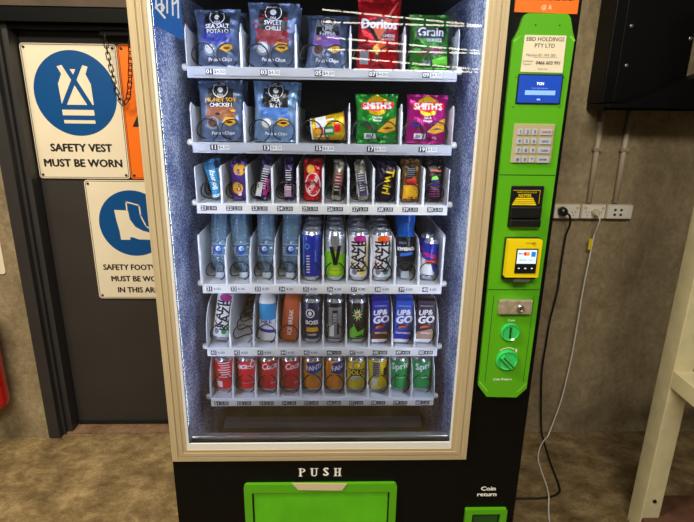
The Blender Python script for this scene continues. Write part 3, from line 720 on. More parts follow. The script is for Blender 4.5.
for ri, (zs, zd, n, n0, st, kind, price) in enumerate(ROWS):
    b = MB()
    b.box(TX0, TX1, TY0+0.003, TY1, zd-0.008, zd-0.003, TRAYM if ri > 1 else TRAYG)
    b.box(TX0, TX1, TY0, TY0+0.003, zd-0.030, zd+0.0015, TRAYM if ri > 1 else TRAYG)
    b.box(TX0, TX1, TY1-0.003, TY1, zd-0.003, zd+0.03, TRAYG)
    for c in COLX[ri]:
        for dx in ((-0.024, 0.024) if n == 10 else (-0.058, -0.02, 0.02, 0.058)):
            b.box(c+dx-0.002, c+dx+0.002, TY0+0.004, TY1-0.004, zd-0.003, zd, TRAYM if ri > 1 else TRAYG)
    for sx_ in (TX0, TX1):   # end plates
        pr = PROF[kind]
        if kind == 'slope': pr = [(0.004, 0), (0.004, 0.165), (0.010, 0.17), (0.50, 0.17), (0.50, 0)]
        b.prism_yz([(TY0+y, zd-0.003+z) for y, z in pr], sx_-0.0015, sx_+0.0015, TRAYM)
        if kind == 'slope': b.box(sx_-0.006, sx_+0.001, TY0+0.001, TY0+0.004, zd, zd+0.165, TRAYM)
    tr = b.build('tray', VM, bevel=0.0006)
    b = MB(); b.prism_yz([(TY0-0.004, zs-0.010), (TY0-0.0005, zs-0.011), (TY0-0.0005, zs+0.011), (TY0-0.003, zs+0.010)], TX0+0.002, TX1-0.002, TRAYG if ri < 2 else WHITE); b.build('price_strip', tr)
    wl = (TX1-TX0)/n; yf = TY0-0.0045
    for i in range(n):
        cx = COLX[ri][i] if n == 5 else COLX[ri][i]-0.004
        num = '%02d' % (n0+st*i)
        b = MB(); nw = 0.021 if n == 5 else 0.0185; b.box(cx-0.003-nw, cx-0.003, yf-0.0008, yf, zs-0.0078, zs+0.0078, BLKL); text_on(b, num, cx-0.003-nw/2, zs, 0.0165, flat(yf-0.0008), TWHITE, bold=0.0005, sx=0.98 if n == 10 else 1.1); b.build('number_tag', tr)
        dark = ri in (2,) or (ri == 4 and i in (5, 7, 8, 9)) or (ri == 5)
        b = MB(); pw_ = 0.034 if n == 5 else 0.029; b.box(cx-0.002, cx-0.002+pw_, yf-0.0008, yf, zs-0.0065, zs+0.0065, BLKL if dark else PRL); text_on(b, '$'+price if n == 5 else price, cx-0.002+pw_/2, zs, 0.0125, flat(yf-0.0008), PRL if dark else mat('grey_print', (90, 92, 98), 0.5), bold=0.0002, sx=1.1); b.build('price_tag', tr)
    for i in range(1, n):
        x = TX0+wl*i
        b = MB(); b.prism_yz([(TY0+y, zd+0.0005+z) for y, z in PROF[kind]], -0.0013, 0.0013, TRAYM)
        lip = 0.112 if kind == 'square' else (0.094 if kind == 'low' else (0.098 if kind == 'slope' else 0.05))
        b.box(-0.0035, 0.0035, TY0+0.0035, TY0+0.0065, zd+0.0005, zd+lip, TRAYM)
        b.build('divider', tr, bevel=0.0006, loc=(x, 0, 0))
    for sx_ in (-1, 1):
        b = MB(); b.lathe([(0.009, 0), (0.010, 0.003), (0.010, 0.012), (0.006, 0.016)], WHITE, 16, Matrix.Translation((TX0-0.0025 if sx_ < 0 else TX1+0.0025, TY0+0.02, zs+0.012)) @ Matrix.Rotation(-PI/2*(-sx_), 4, 'Y')); b.build('roller', tr)
    # coils
    if n == 10:
        r = {2: 0.031, 3: 0.0315, 4: 0.0325, 5: 0.0335}[ri]; pitch = {2: 0.05, 3: 0.0725, 4: 0.072, 5: 0.0725}[ri]
        src = coil_mesh(r, r+0.003, pitch, 5 if ri > 2 else 8).build('coil', tr, loc=(COLX[ri][0], TY0+0.034, zd))
        for i in range(1, n): copy_obj(src, tr, (COLX[ri][i], TY0+0.034, zd))
    else:
        src = coil_mesh(0.032, 0.0350, 0.062, 6).build('coil', tr, loc=(COLX[ri][0]-0.036, TY0+0.028, zd))
        for i in range(n):
            if i: copy_obj(src, tr, (COLX[ri][i]-0.036, TY0+0.028, zd))
            copy_obj(src, tr, (COLX[ri][i]+0.036, TY0+0.028, zd))

# ================================================================ PRODUCTS
ROWG = ['snack bags on the top shelf', 'snack packs on the second shelf', 'chocolate and snack bars on the third shelf', 'drinks on the fourth shelf', 'drinks on the fifth shelf', 'soda cans on the bottom shelf']
SIL = mat('can_silver', (200, 204, 210), 0.25, metal=0.8)
def can_profile(r, h, m):
    return [(r*0.70, 0.004, SIL), (r*0.80, 0.0, SIL), (r*0.86, 0.002, SIL), (r*0.985, 0.010, SIL), (r, 0.014, m), (r, h-0.018, m), (r*0.97, h-0.013, SIL), (r*0.86, h-0.004, SIL), (r*0.87, h-0.001, SIL), (r*0.84, h, SIL), (r*0.80, h-0.004, SIL), (0.0001, h-0.004, SIL)]
def make_can(name, r, h, m, art):
    t = bpy.data.objects.new(name, None); t.empty_display_size = 0.03; COL.objects.link(t)
    b = MB(); b.lathe(can_profile(r, h, m), m, 32); art(b, cyl(r), r, h); b.build('can_body', t)
    b = MB(); b.tube([(0.008*math.cos(a*PI/6), -0.006+0.011*math.sin(a*PI/6), h-0.0028) for a in range(12)], 0.0011, SIL, 5, True); b.build('pull_tab', t)
    return t
def dup(root, loc, rot=None):
    r = root.copy(); COL.objects.link(r); r.location = loc
    r.rotation_euler = rot or (0, 0, 0)
    for ch in root.children:
        c = ch.copy(); COL.objects.link(c); c.parent = r
        for g in ch.children:
            d = g.copy(); COL.objects.link(d); d.parent = c
    return r
C = 0.006
def P(name, rgb, rough=0.35, **k): return mat(name, rgb, rough, **k)
RGB = lambda *c: c
cRED = P('cola_red', (228, 8, 34), 0.3, coat=0.3); cORA = P('orange_soda', (255, 158, 18), 0.3, coat=0.3); cYEL = P('lemon_yellow', (255, 226, 10), 0.3, coat=0.3); cGRN = P('lime_soda_green', (0, 158, 78), 0.3, coat=0.3)
cBLU = P('royal_blue', (30, 44, 160), 0.3, coat=0.3); cWHT = P('pack_white', (238, 238, 240), 0.35); cBLK = P('pack_black', (16, 16, 20), 0.3); cNAV = P('navy_can', (14, 26, 70), 0.3, coat=0.3)
cVGR = P('v_green', (130, 205, 20), 0.3, coat=0.3); cMAG = P('pack_magenta', (180, 30, 130), 0.35); cGLD = P('pack_gold', (236, 178, 30), 0.35); cPUR = P('pack_purple', (70, 26, 130), 0.35); cGRY = P('pack_grey', (128, 134, 146), 0.4)
cBRN = P('pack_brown', (92, 48, 26), 0.4); cSKY = P('pack_sky', (90, 180, 225), 0.35); cLIM = P('pack_lime', (120, 220, 60), 0.35); cORD = P('pack_orange', (232, 92, 22), 0.35); cDGR = P('pack_dark_green', (20, 70, 34), 0.35); cTEAL = P('pack_teal', (30, 140, 160), 0.35)

def art_coke(b, S, r, h):
    text_on(b, 'Coca-Cola', 0.0, h*0.78, 0.033, S, cWHT, 1, C, bold=0.0010, shear=0.35, sx=0.78, rot=0.10)
    for dz in (0.0,): decal(b, poly((-0.03, h*0.70), (-0.012, h*0.725), (0.012, h*0.70), (0.03, h*0.72), (0.03, h*0.71), (0.012, h*0.688), (-0.012, h*0.712), (-0.03, h*0.688)), S, cWHT, 1, C)
    text_on(b, 'ORIGINAL TASTE', 0.0, h*0.28, 0.006, S, cWHT, 1, C)
def art_coke2(b, S, r, h):
    for k in range(7): decal(b, rect(-0.02+0.006*(k % 3), 0.026-0.004*(k % 2), h*0.85-k*0.009, h*0.85-k*0.009+0.003), S, cWHT, 1, C)
    decal(b, rect(-0.026, -0.004, 0.022, 0.045), S, cWHT, 1, C)
def art_fanta(b, S, r, h):
    decal(b, poly((-0.038, h*0.60), (-0.03, h*0.86), (0.0, h*0.90), (0.03, h*0.84), (0.038, h*0.64), (0.0, h*0.50)), S, cBLU, 1, C)
    text_on(b, 'FANTA', 0.0, h*0.72, 0.026, S, cWHT, 2, C, bold=0.0012, rot=0.12, sx=0.85)
    decal(b, poly((-0.01, h*0.52), (0.02, h*0.60), (0.014, h*0.50)), S, cGRN, 2, C)
    decal(b, ell(0.016, h*0.33, 0.007, 0.007, 14), S, cWHT, 1, C); decal(b, ell(0.016, h*0.33, 0.004, 0.004, 14), S, cORD, 2, C)
def art_solo(b, S, r, h):
    decal(b, ring(0.0, h*0.78, 0.016, 0.004), S, cGRY, 1, C); decal(b, rect(-0.032, 0.032, h*0.49, h*0.67), S, cBLK, 1, C)
    text_on(b, 'SOLO', 0.0, h*0.575, 0.024, S, cYEL, 2, C, bold=0.0012, sx=0.95)
    decal(b, rect(-0.026, 0.026, h*0.38, h*0.47), S, cWHT, 1, C); text_on(b, 'THIRST CRUSHER', 0.0, h*0.425, 0.0065, S, cBLK, 2, C)
def art_solo2(b, S, r, h):
    decal(b, rect(-0.022, 0.004, h*0.45, h*0.88), S, cGRY, 1, C)
    for k in range(6): decal(b, rect(-0.019, 0.001, h*0.84-k*0.008, h*0.84-k*0.008+0.003), S, cBLK, 2, C)
    decal(b, rect(-0.024, -0.004, h*0.18, h*0.40), S, cWHT, 1, C); decal(b, rect(0.018, 0.036, h*0.45, h*0.7), S, cBLK, 1, C)
def art_sprite(b, S, r, h):
    text_on(b, 'Sprite', -0.002, h*0.76, 0.034, S, cWHT, 1, C, bold=0.0013, rot=0.15)
    decal(b, ell(0.026, h*0.88, 0.004, 0.004, 12), S, cYEL, 1, C); decal(b, rect(-0.02, 0.02, h*0.42, h*0.44), S, cWHT, 1, C)
def art_sprite2(b, S, r, h):
    text_on(b, 'Sprite', 0.016, h*0.76, 0.034, S, cWHT, 1, C, bold=0.0013, rot=0.15); decal(b, rect(0.0, 0.03, h*0.42, h*0.44), S, cWHT, 1, C)
def art_blue(b, S, r, h):
    [decal(b, poly((-0.018, h*(0.16+0.055*k)), (-0.006, h*(0.17+0.055*k)), (-0.004, h*(0.19+0.055*k)), (-0.016, h*(0.185+0.055*k))), S, cWHT, 1, C) for k in range(7)]
    decal(b, ring(-0.014, h*0.70, 0.009, 0.0025), S, cSKY, 1, C); [decal(b, rect(0.012, 0.016, h*(0.36+0.04*k), h*(0.38+0.04*k)), S, cSKY, 1, C) for k in range(7)]
    decal(b, rect(-0.03, -0.026, h*0.1, h*0.9), S, cSKY, 1, C)
def art_v(b, S, r, h):
    z = [0.0155, h*0.55]
    top = [(0.1, h*0.52), (0.06, h*0.60), (0.025, h*0.52), (0.012, h*0.60), (-0.012, h*0.62), (-0.03, h*0.58), (-0.06, h*0.66), (-0.1, h*0.6)]
    decal(b, poly((-0.1, z[0]), (0.1, z[0]), *top), S, cVGR, 1, C)
    decal(b, ell(0, h*0.20, 0.018, 0.014), S, P('v_yellow_green', (190, 220, 40)), 2, C); text_on(b, 'GUARANA ENERGY', 0.0, h*0.22, 0.006, S, cDGR, 3, C)
    decal(b, poly((-0.020, h*0.70), (-0.006, h*0.70), (0.0015, h*0.47), (0.008, h*0.72), (0.021, h*0.72), (0.007, h*0.33), (-0.005, h*0.33)), S, cBLK, 3, C)
def kami(ca, cb, cc):
    def art(b, S, r, h):
        decal(b, ell(0.004, h*0.86, 0.022, 0.014), S, ca, 1, C)
        for k in range(5): decal(b, poly((-0.030+0.003*k, h*(0.25+0.13*k)), (-0.018, h*(0.22+0.13*k)), (-0.022, h*(0.33+0.13*k))), S, cb, 1, C)
        for k in range(4): decal(b, poly((0.020, h*(0.22+0.15*k)), (0.033, h*(0.25+0.15*k)), (0.026, h*(0.36+0.15*k))), S, cc, 1, C)
        text_on(b, 'KAMI', -0.011, h*0.53, 0.040, S, cBLK, 2, C, bold=0.0012, rot=PI/2, sx=1.05)
        text_on(b, 'KAZE', 0.012, h*0.51, 0.042, S, cBLK, 2, C, bold=0.0014, rot=PI/2, sx=1.05)
        decal(b, ell(-0.014, h*0.19, 0.009, 0.010), S, cGRY, 2, C); decal(b, ell(0.012, h*0.20, 0.010, 0.011), S, cc, 2, C)
    return art
def art_slim(b, S, r, h):
    decal(b, poly((-0.04, 0.016), (0.02, 0.016), (0.0, h*0.45), (-0.04, h*0.55)), S, cWHT, 1, C); decal(b, poly((-0.01, h*0.38), (0.03, h*0.42), (0.03, h*0.50), (-0.02, h*0.47)), S, cORD, 2, C)
    decal(b, poly((-0.03, h*0.6), (0.03, h*0.5), (0.03, h*0.62), (-0.03, h*0.68)), S, cMAG, 2, C); decal(b, rect(-0.02, 0.024, h*0.12, h*0.2), S, cWHT, 2, C)
def art_boss(b, S, r, h):
    decal(b, ring(-0.006, h*0.68, 0.016, 0.004), S, cWHT, 1, C); decal(b, ell(-0.006, h*0.68, 0.006, 0.008), S, cWHT, 1, C)
    text_on(b, 'BOSS', 0.0, h*0.47, 0.020, S, cWHT, 1, C, bold=0.0012); decal(b, rect(-0.02, 0.024, h*0.26, h*0.36), S, cGLD, 1, C); text_on(b, 'COFFEE', 0.0, h*0.19, 0.009, S, cWHT, 1, C, bold=0.0004)
    text_on(b, 'ICED', 0.026, h*0.78, 0.006, S, cWHT, 1, C, rot=PI/2)
def art_silver(b, S, r, h):
    decal(b, rect(-0.022, 0.026, 0.018, h*0.82), S, cGRY, 1, C); decal(b, rect(-0.008, 0.010, h*0.48, h*0.76), S, cBLK, 2, C)
    for k in range(6): decal(b, rect(-0.006, 0.008, h*0.50+k*0.0055, h*0.50+k*0.0055+0.002), S, cWHT, 3, C)
    decal(b, rect(-0.018, -0.002, h*0.16, h*0.42), S, cWHT, 2, C); decal(b, rect(0.008, 0.016, h*0.2, h*0.46), S, cBLK, 2, C); decal(b, rect(-0.034, -0.026, h*0.25, h*0.42), S, cGRN, 1, C)
def art_mother(b, S, r, h):
    for k in range(11):
        a = k*PI/5.5; decal(b, poly((0.004*math.cos(a+1.2), h*0.66+0.004*math.sin(a+1.2)), (0.021*math.cos(a), h*0.66+0.026*math.sin(a)), (0.004*math.cos(a-1.2), h*0.66+0.004*math.sin(a-1.2))), S, cLIM if k % 2 else cWHT, 1, C)
    decal(b, ell(0, h*0.66, 0.006, 0.007), S, cORD, 2, C); decal(b, poly((-0.028, 0.018), (0.02, 0.018), (0.028, h*0.32), (0.0, h*0.26), (-0.012, h*0.44), (-0.028, h*0.3)), S, cLIM, 1, C)
    decal(b, poly((-0.01, 0.02), (0.022, 0.02), (0.018, h*0.2), (-0.004, h*0.16)), S, cDGR, 2, C)

cans = {
 'coke': make_can('soda_can', 0.0330, 0.134, cRED, art_coke), 'coke2': make_can('soda_can', 0.0330, 0.134, cRED, art_coke2),
 'fanta': make_can('soda_can', 0.0330, 0.134, cORA, art_fanta), 'solo': make_can('soda_can', 0.0330, 0.134, cYEL, art_solo), 'solo2': make_can('soda_can', 0.0330, 0.134, cYEL, art_solo2),
 'sprite': make_can('soda_can', 0.0330, 0.134, cGRN, art_sprite), 'sprite2': make_can('soda_can', 0.0330, 0.134, cGRN, art_sprite2),
 'blue': make_can('energy_drink_can', 0.0335, 0.168, cBLU, art_blue), 'v': make_can('energy_drink_can', 0.0335, 0.168, SIL, art_v),
 'kam1': make_can('energy_drink_can', 0.0335, 0.166, cWHT, kami(cMAG, cGLD, cYEL)), 'kam2': make_can('energy_drink_can', 0.0335, 0.166, cWHT, kami(cORD, cORD, cTEAL)),
 'slim': make_can('energy_drink_can', 0.0260, 0.134, cBLU, art_slim), 'boss': make_can('coffee_can', 0.0325, 0.160, cNAV, art_boss),
 'silver': make_can('energy_drink_can', 0.0330, 0.160, cBLK, art_silver), 'mother': make_can('energy_drink_can', 0.0330, 0.160, cDGR if False else cBLK, art_mother)}

# --- water bottle standing on its cap
def make_water():
    t = bpy.data.objects.new('water_bottle', None); COL.objects.link(t)
    b = MB(); pr = [(0.012, 0.017), (0.0125, 0.024), (0.018, 0.036), (0.027, 0.052), (0.0312, 0.066), (0.0312, 0.118)]
    z = 0.118
    for k in range(5): pr += [(0.0290, z+0.006), (0.0290, z+0.010), (0.0308, z+0.015)]; z += 0.017
    pr += [(0.0300, 0.210), (0.022, 0.217), (0.010, 0.210), (0.0001, 0.208)]
    b.lathe(pr, M_pet, 28); b.build('bottle_body', t)
    b = MB(); b.lathe([(0.0145, 0.0), (0.0150, 0.002), (0.0150, 0.013), (0.0140, 0.0165)], P('cap_pale', (210, 222, 236), 0.4), 20); b.build('cap', t)
    b = MB(); S = cyl(0.0312)
    lbm = P('water_label', (150, 186, 220), 0.4)
    decal(b, rect(-0.030, 0.034, 0.078, 0.080), S, lbm, 1, C); decal(b, rect(-0.030, 0.034, 0.114, 0.116), S, lbm, 1, C)
    decal(b, ell(-0.002, 0.098, 0.0135, 0.0145), S, cBLU, 1, C); decal(b, ell(-0.001, 0.101, 0.008, 0.008), S, cWHT, 2, C); decal(b, ell(0.003, 0.099, 0.006, 0.006), S, cSKY, 3, C)
    decal(b, rect(0.018, 0.026, 0.100, 0.106), S, cWHT, 1, C)
    for k in range(4): decal(b, rect(-0.030, -0.020, 0.084+k*0.006, 0.086+k*0.006), S, cWHT, 1, C)
    b.build('label', t); return t
def make_sport():
    t = bpy.data.objects.new('sports_drink_bottle', None); COL.objects.link(t)
    b = MB(); b.lathe([(0.013, 0.024), (0.016, 0.032), (0.030, 0.050), (0.0335, 0.062)], cBLK, 28)
    b.lathe([(0.0335, 0.062), (0.0335, 0.138), (0.031, 0.142)], cBLK, 28); b.build('wrap_label', t)
    b2 = MB(); b2.lathe([(0.031, 0.1425), (0.0285, 0.155), (0.0285, 0.175), (0.033, 0.190), (0.0335, 0.215), (0.030, 0.228), (0.012, 0.226), (0.0001, 0.224)], M_sport, 28); b2.build('bottle_body', t)
    b = MB(); S = cyl(0.0335)
    text_on(b, 'POWERADE', -0.002, 0.104, 0.0155, S, cWHT, 1, C, bold=0.0009, rot=PI, sx=0.78)
    text_on(b, 'ION4', -0.014, 0.124, 0.011, S, cGRY, 1, C, bold=0.0004, rot=PI); decal(b, poly((-0.022, 0.078), (0.022, 0.084), (0.022, 0.094), (-0.022, 0.088)), S, P('berry_blue', (40, 110, 210)), 1, C)
    b.build('label_print', t)
    b = MB(); b.lathe([(0.0155, 0.0), (0.016, 0.002), (0.015, 0.016), (0.0145, 0.0235)], P('cap_pale', (210, 222, 236), 0.4), 20); b.build('cap', t); return t
def make_milk(name, body, band, band2, txt, h, r, capm):
    t = bpy.data.objects.new(name, None); COL.objects.link(t)
    b = MB(); b.lathe([(r*0.8, 0), (r, 0.006), (r, h*0.72, body), (r*0.93, h*0.78), (r*0.60, h*0.90), (r*0.55, h*0.93)], body, 28)
    S = cyl(r)
    if band: decal(b, rect(-0.04, 0.04, h*0.40, h*0.70), S, band, 1, C)
    if band2: decal(b, poly((-0.04, h*0.20), (0.04, h*0.14), (0.04, h*0.20), (-0.04, h*0.26)), S, band2, 1, C)
    text_on(b, txt, 0.0, h*0.36, r*0.62, S, cWHT if body is not cWHT else cBLU, 2, C, bold=0.0006, rot=PI/2 if body is not cWHT else 0)
    b.build('bottle_body', t)
    b = MB(); b.lathe([(r*0.56, h*0.932), (r*0.60, h*0.94), (r*0.60, h*0.99), (r*0.52, h)], capm, 20); b.build('cap', t); return t
def make_carton(main, low, sub):
    t = bpy.data.objects.new('drink_carton', None); COL.objects.link(t)
    b = MB(); w2, h = 0.0285, 0.150
    b.prism_yz([(-0.02, 0), (0.02, 0), (0.02, h), (-0.02, h)], -w2, w2, main); S = flat(-0.02)
    decal(b, poly((-w2, 0.0), (w2, 0.0), (w2, 0.052), (-w2, 0.036)), S, low, 1); decal(b, rect(-w2, w2, 0.0, 0.012), S, cWHT, 2)
    text_on(b, 'UP&', -0.002, 0.108, 0.026, S, cWHT, 2, bold=0.0012, shear=0.2, rot=0.1); text_on(b, 'GO', 0.001, 0.082, 0.036, S, cWHT, 2, bold=0.0022, shear=0.2, rot=0.1)
    decal(b, poly((-0.016, 0.050), (0.018, 0.058), (0.016, 0.068), (-0.014, 0.060)), S, cORD, 3); text_on(b, sub, 0.003, 0.034, 0.0085, S, cWHT, 3, bold=0.0003)
    text_on(b, 'LIQUID BREAKFAST', 0.0, 0.132, 0.005, S, cWHT, 2); b.build('carton_body', t, bevel=0.0)
    b = MB(); b.prism_yz([(-0.012, h), (0.012, h), (0.0, h+0.006)], -w2, w2, main); b.box(-w2*0.96, w2*0.96, -0.001, 0.001, h+0.004, h+0.014, main); b.build('folded_top', t); return t

# --- flexible packs
def bag_surface(w_, h, d, crimp=0.010, seed=0, pinch=0.06, pw=0.42):
    rnd = random.Random(seed); ph = [rnd.uniform(0, 6.28) for _ in range(8)]
    def half(z):
        q = min(max(z/h, 0), 1); return w_/2*(1 - pinch*math.sin(PI*q)**0.8)
    def S(u, v, off, side=1):
        hw = half(v); a = min(abs(u)/hw, 1.0); q = min(max(v/h, 0), 1)
        e = min(1.0, max(0.0, min(v-crimp, h-crimp-v)/(0.22*h)))
        tz = e**0.5 if e > 0 else 0.0
        tx = max(0.0, 1-a**2.6)**pw
        t_ = d/2*tx*tz
        wr = 0.0016*math.sin(u*170+ph[0]+v*60)*math.sin(v*95+ph[1]) + 0.0012*math.sin(v*230+ph[2]+u*90)*(1-tz*0.6) + 0.0018*math.sin(u*310+ph[4]) * (1-tz)
        wr += 0.0022*(a**2)*math.sin(v*160+ph[3]+(3 if u > 0 else 0))
        y = -(t_ + wr*(0.15+min(1, tx*1.5)*0.85) + 0.0006) if side > 0 else (t_*0.85 - wr*0.5 + 0.0006)
        return Vector((u, y - off*side, v))
    return S, half
def make_bag(name, w_, h, d, m, art, seed=0, crimp=0.010, pinch=0.06, mb=None, pw=0.42):
    S, half = bag_surface(w_, h, d, crimp, seed, pinch, pw)
    b = MB(); nu, nv = 26, 34
    for side in (1, -1):
        vs = []; fs = []
        for j in range(nv+1):
            v = h*j/nv; hw = half(v)
            for i in range(nu+1):
                uu = -1+2*i/nu; uu = math.copysign(abs(uu)**0.8, uu); vs.append(S(hw*uu, v, 0, side))
        for j in range(nv):
            for i in range(nu):
                k = j*(nu+1)+i; q = (k, k+1, k+nu+2, k+nu+1); fs.append(q if side > 0 else q[::-1])
        b.add(vs, fs, m, True)
    art(b, lambda u, v, off: S(u, v, off+0.0008), w_, h)
    o = b.build(name); return o
foil = lambda n, c: mat(n, c, 0.25, metal=0.5, bump=0.7, bscale=30)
fGRB = foil('foil_grey_blue', (106, 124, 156)); fRED = foil('foil_red', (190, 16, 24)); fGRN = foil('foil_green', (60, 130, 50)); fGR2 = foil('foil_bright_green', (40, 150, 50)); fMAG = foil('foil_magenta', (176, 24, 120)); fYEL = foil('foil_yellow', (240, 196, 20))
D = 0.010
def rrd(flav1, flav2, mainc, accent, chip=True):
    def art(b, S, w_, h):
        decal(b, poly((-w_*0.30, h*0.60), (w_*0.26, h*0.60), (w_*0.28, h*0.86), (-w_*0.26, h*0.88)), S, mainc, 1, D)
        decal(b, poly((-w_*0.34, h*0.36), (w_*0.30, h*0.36), (w_*0.26, h*0.60), (-w_*0.30, h*0.60)), S, accent, 1, D)
        for k in range(9): 
            a = random.Random(k*7+len(flav1)).uniform(-1, 1); decal(b, ell(w_*0.30*a, h*(0.40+0.05*k), w_*0.055, h*0.022, 10), S, (accent, mainc, cGLD)[k % 3] if chip else accent, 2, D)
        if flav2 == 'CHILLI':
            for k in range(12):
                q = random.Random(k+50); x = w_*q.uniform(-0.36, 0.30); z = h*(0.36+0.042*k); d = q.choice((-1, 1))*w_*0.09
                decal(b, poly((x-d, z), (x, z-h*0.018), (x+d, z+h*0.03), (x, z+h*0.020)), S, P('chilli_bright', (176, 26, 34)), 2.5, D)
        decal(b, ell(0, h*0.84, w_*0.19, w_*0.19), S, cBLK, 3, D); decal(b, ring(0, h*0.84, w_*0.165, 0.0025), S, cWHT, 4, D); decal(b, ell(0, h*0.84, w_*0.06, w_*0.06, 12), S, cWHT, 4, D)
        text_on(b, 'RED ROCK', 0, h*0.84+w_*0.105, 0.0085, S, cWHT, 5, D, bold=0.0003); text_on(b, 'DELI', 0, h*0.84-w_*0.11, 0.0085, S, cWHT, 5, D, bold=0.0003)
        decal(b, rect(-w_*0.26, w_*0.26, h*0.565, h*0.72), S, cBLK, 3, D)
        text_on(b, flav1, 0, h*0.675, 0.0165, S, cGLD if 'HON' in flav1 else cWHT, 4, D, bold=0.0005); text_on(b, flav2, 0, h*0.592, 0.0155, S, cWHT, 4, D, bold=0.0004)
        decal(b, ell(-w_*0.20, h*0.30, w_*0.14, w_*0.14), S, cGRY, 2, D); decal(b, ell(-w_*0.20, h*0.305, w_*0.10, w_*0.10), S, cWHT if not chip else cBRN, 3, D)
        decal(b, poly((0.0, h*0.30), (w_*0.08, h*0.40), (w_*0.26, h*0.38), (w_*0.30, h*0.30), (w_*0.16, h*0.24)), S, cGLD, 2, D); decal(b, ell(w_*0.17, h*0.31, w_*0.07, h*0.02, 12), S, cBRN, 3, D)
        text_on(b, 'Potato Chips', 0, h*0.13, 0.013, S, cWHT, 2, D, bold=0.0004, shear=0.2)
    return art
def art_doritos(b, S, w_, h):
    decal(b, poly((-w_*0.36, h*0.66), (w_*0.40, h*0.78), (0.0, h*0.36)), S, cBLK, 1, D); decal(b, poly((-w_*0.20, h*0.64), (w_*0.30, h*0.72), (0.0, h*0.42)), S, cORD, 2, D)
    text_on(b, 'Doritos', 0.0, h*0.635, 0.036, S, cWHT, 3, D, bold=0.0016, sx=0.92)
    decal(b, poly((-w_*0.12, h*0.22), (w_*0.22, h*0.28), (w_*0.06, h*0.46)), S, cORD, 3, D); decal(b, poly((-w_*0.2, h*0.26), (w_*0.02, h*0.20), (-w_*0.02, h*0.38)), S, cGLD, 4, D)
    text_on(b, 'CHEESE', w_*0.22, h*0.48, 0.011, S, cWHT, 3, D, bold=0.0003); text_on(b, 'SUPREME', w_*0.22, h*0.43, 0.009, S, cWHT, 3, D); decal(b, rect(-w_*0.42, -w_*0.22, h*0.08, h*0.26), S, cGRY, 2, D)
    decal(b, poly((-w_*0.10, h*0.50), (w_*0.42, h*0.98), (w_*0.45, h*0.98), (-w_*0.04, h*0.47)), S, P('foil_pink', (225, 90, 80)), 1, D)
def art_grain(b, S, w_, h):
    decal(b, rect(-w_*0.34, w_*0.36, h*0.56, h*0.74), S, cBLK, 1, D); text_on(b, 'Grain', 0.0, h*0.66, 0.034, S, cWHT, 2, D, bold=0.001); text_on(b, 'WAVES', 0.01, h*0.52, 0.014, S, cWHT, 2, D, bold=0.0004)
    text_on(b, "SUNBITES", 0.0, h*0.82, 0.010, S, cWHT, 2, D) if False else None
    decal(b, poly((-w_*0.3, h*0.30), (0.0, h*0.42), (w_*0.05, h*0.32), (-w_*0.2, h*0.24)), S, cBRN, 2, D); decal(b, ell(w_*0.16, h*0.34, w_*0.14, h*0.07), S, cMAG, 1, D); decal(b, ell(w_*0.2, h*0.32, w_*0.08, h*0.05), S, cBRN, 2, D)
    decal(b, poly((-w_*0.45, h*0.05), (w_*0.45, h*0.05), (w_*0.42, h*0.26), (0, h*0.18)), S, cLIM, 1, D); decal(b, rect(-w_*0.16, w_*0.06, h*0.10, h*0.18), S, cGRY, 2, D)
def smiths(col, t1, t2):
    def art(b, S, w_, h):
        decal(b, poly((-w_*0.24, h*0.86), (0, h*0.99), (w_*0.24, h*0.86), (w_*0.18, h*0.60), (0, h*0.55), (-w_*0.18, h*0.60)), S, fYEL, 1, D)
        decal(b, poly((-w_*0.36, h*0.68), (0, h*0.64), (w_*0.38, h*0.70), (w_*0.38, h*0.84), (0, h*0.84), (-w_*0.36, h*0.82)), S, cRED, 2, D)
        text_on(b, "SMITH'S", 0.0, h*0.745, 0.027, S, cWHT, 3, D, bold=0.0012, sx=0.92)
        text_on(b, t1, 0.0, h*0.52, 0.0095, S, cWHT, 2, D, bold=0.0003); text_on(b, t2, 0.0, h*0.46, 0.0095, S, cWHT, 2, D, bold=0.0003)
        decal(b, poly((0.0, h*0.24), (w_*0.30, h*0.48), (w_*0.44, h*0.52), (w_*0.42, h*0.26), (w_*0.2, h*0.2)), S, cGLD, 2, D); decal(b, poly((w_*0.12, h*0.29), (w_*0.24, h*0.33), (w_*0.36, h*0.30), (w_*0.24, h*0.28)), S, cBRN, 3, D)
        decal(b, ell(-w_*0.26, h*0.37, w_*0.13, h*0.05), S, col, 2, D); decal(b, ell(-w_*0.16, h*0.31, w_*0.09, h*0.04), S, cBRN, 3, D)
        decal(b, rect(-w_*0.30, -w_*0.02, h*0.09, h*0.20), S, cWHT, 2, D); decal(b, rect(-w_*0.26, -w_*0.14, h*0.11, h*0.18), S, cGRY, 3, D); text_on(b, '45g', w_*0.2, h*0.12, 0.010, S, cWHT, 2, D)
    return art
def put(o, row, x, y=0.262, dz=0.0006, rot=(0, 0, 0), label='', cat='snack'):
    o.location = (x, y, ROWS[row][1]+dz); o.rotation_euler = rot
    tag(o, label, cat, ROWG[row]); return o
R = math.radians
cx = COLX[0]
put(make_bag('chip_bag', 0.134, 0.165, 0.050, fGRB, rrd('SEA SALT', 'POTATO', cBLK, cBLU, False), 1), 0, cx[0]+0.007, 0.268, rot=(R(-9), R(-2), R(3)), label='grey chip bag with blue band on the top shelf above number 01', cat='chip bag')
put(make_bag('chip_bag', 0.150, 0.182, 0.050, fGRB, rrd('SWEET', 'CHILLI', cBLK, P('chilli_red', (150, 22, 30)), False), 2), 0, cx[1]+0.008, 0.266, rot=(R(-5), R(1), R(0)), label='blue grey chip bag with red chillies on the top shelf above number 03', cat='chip bag')
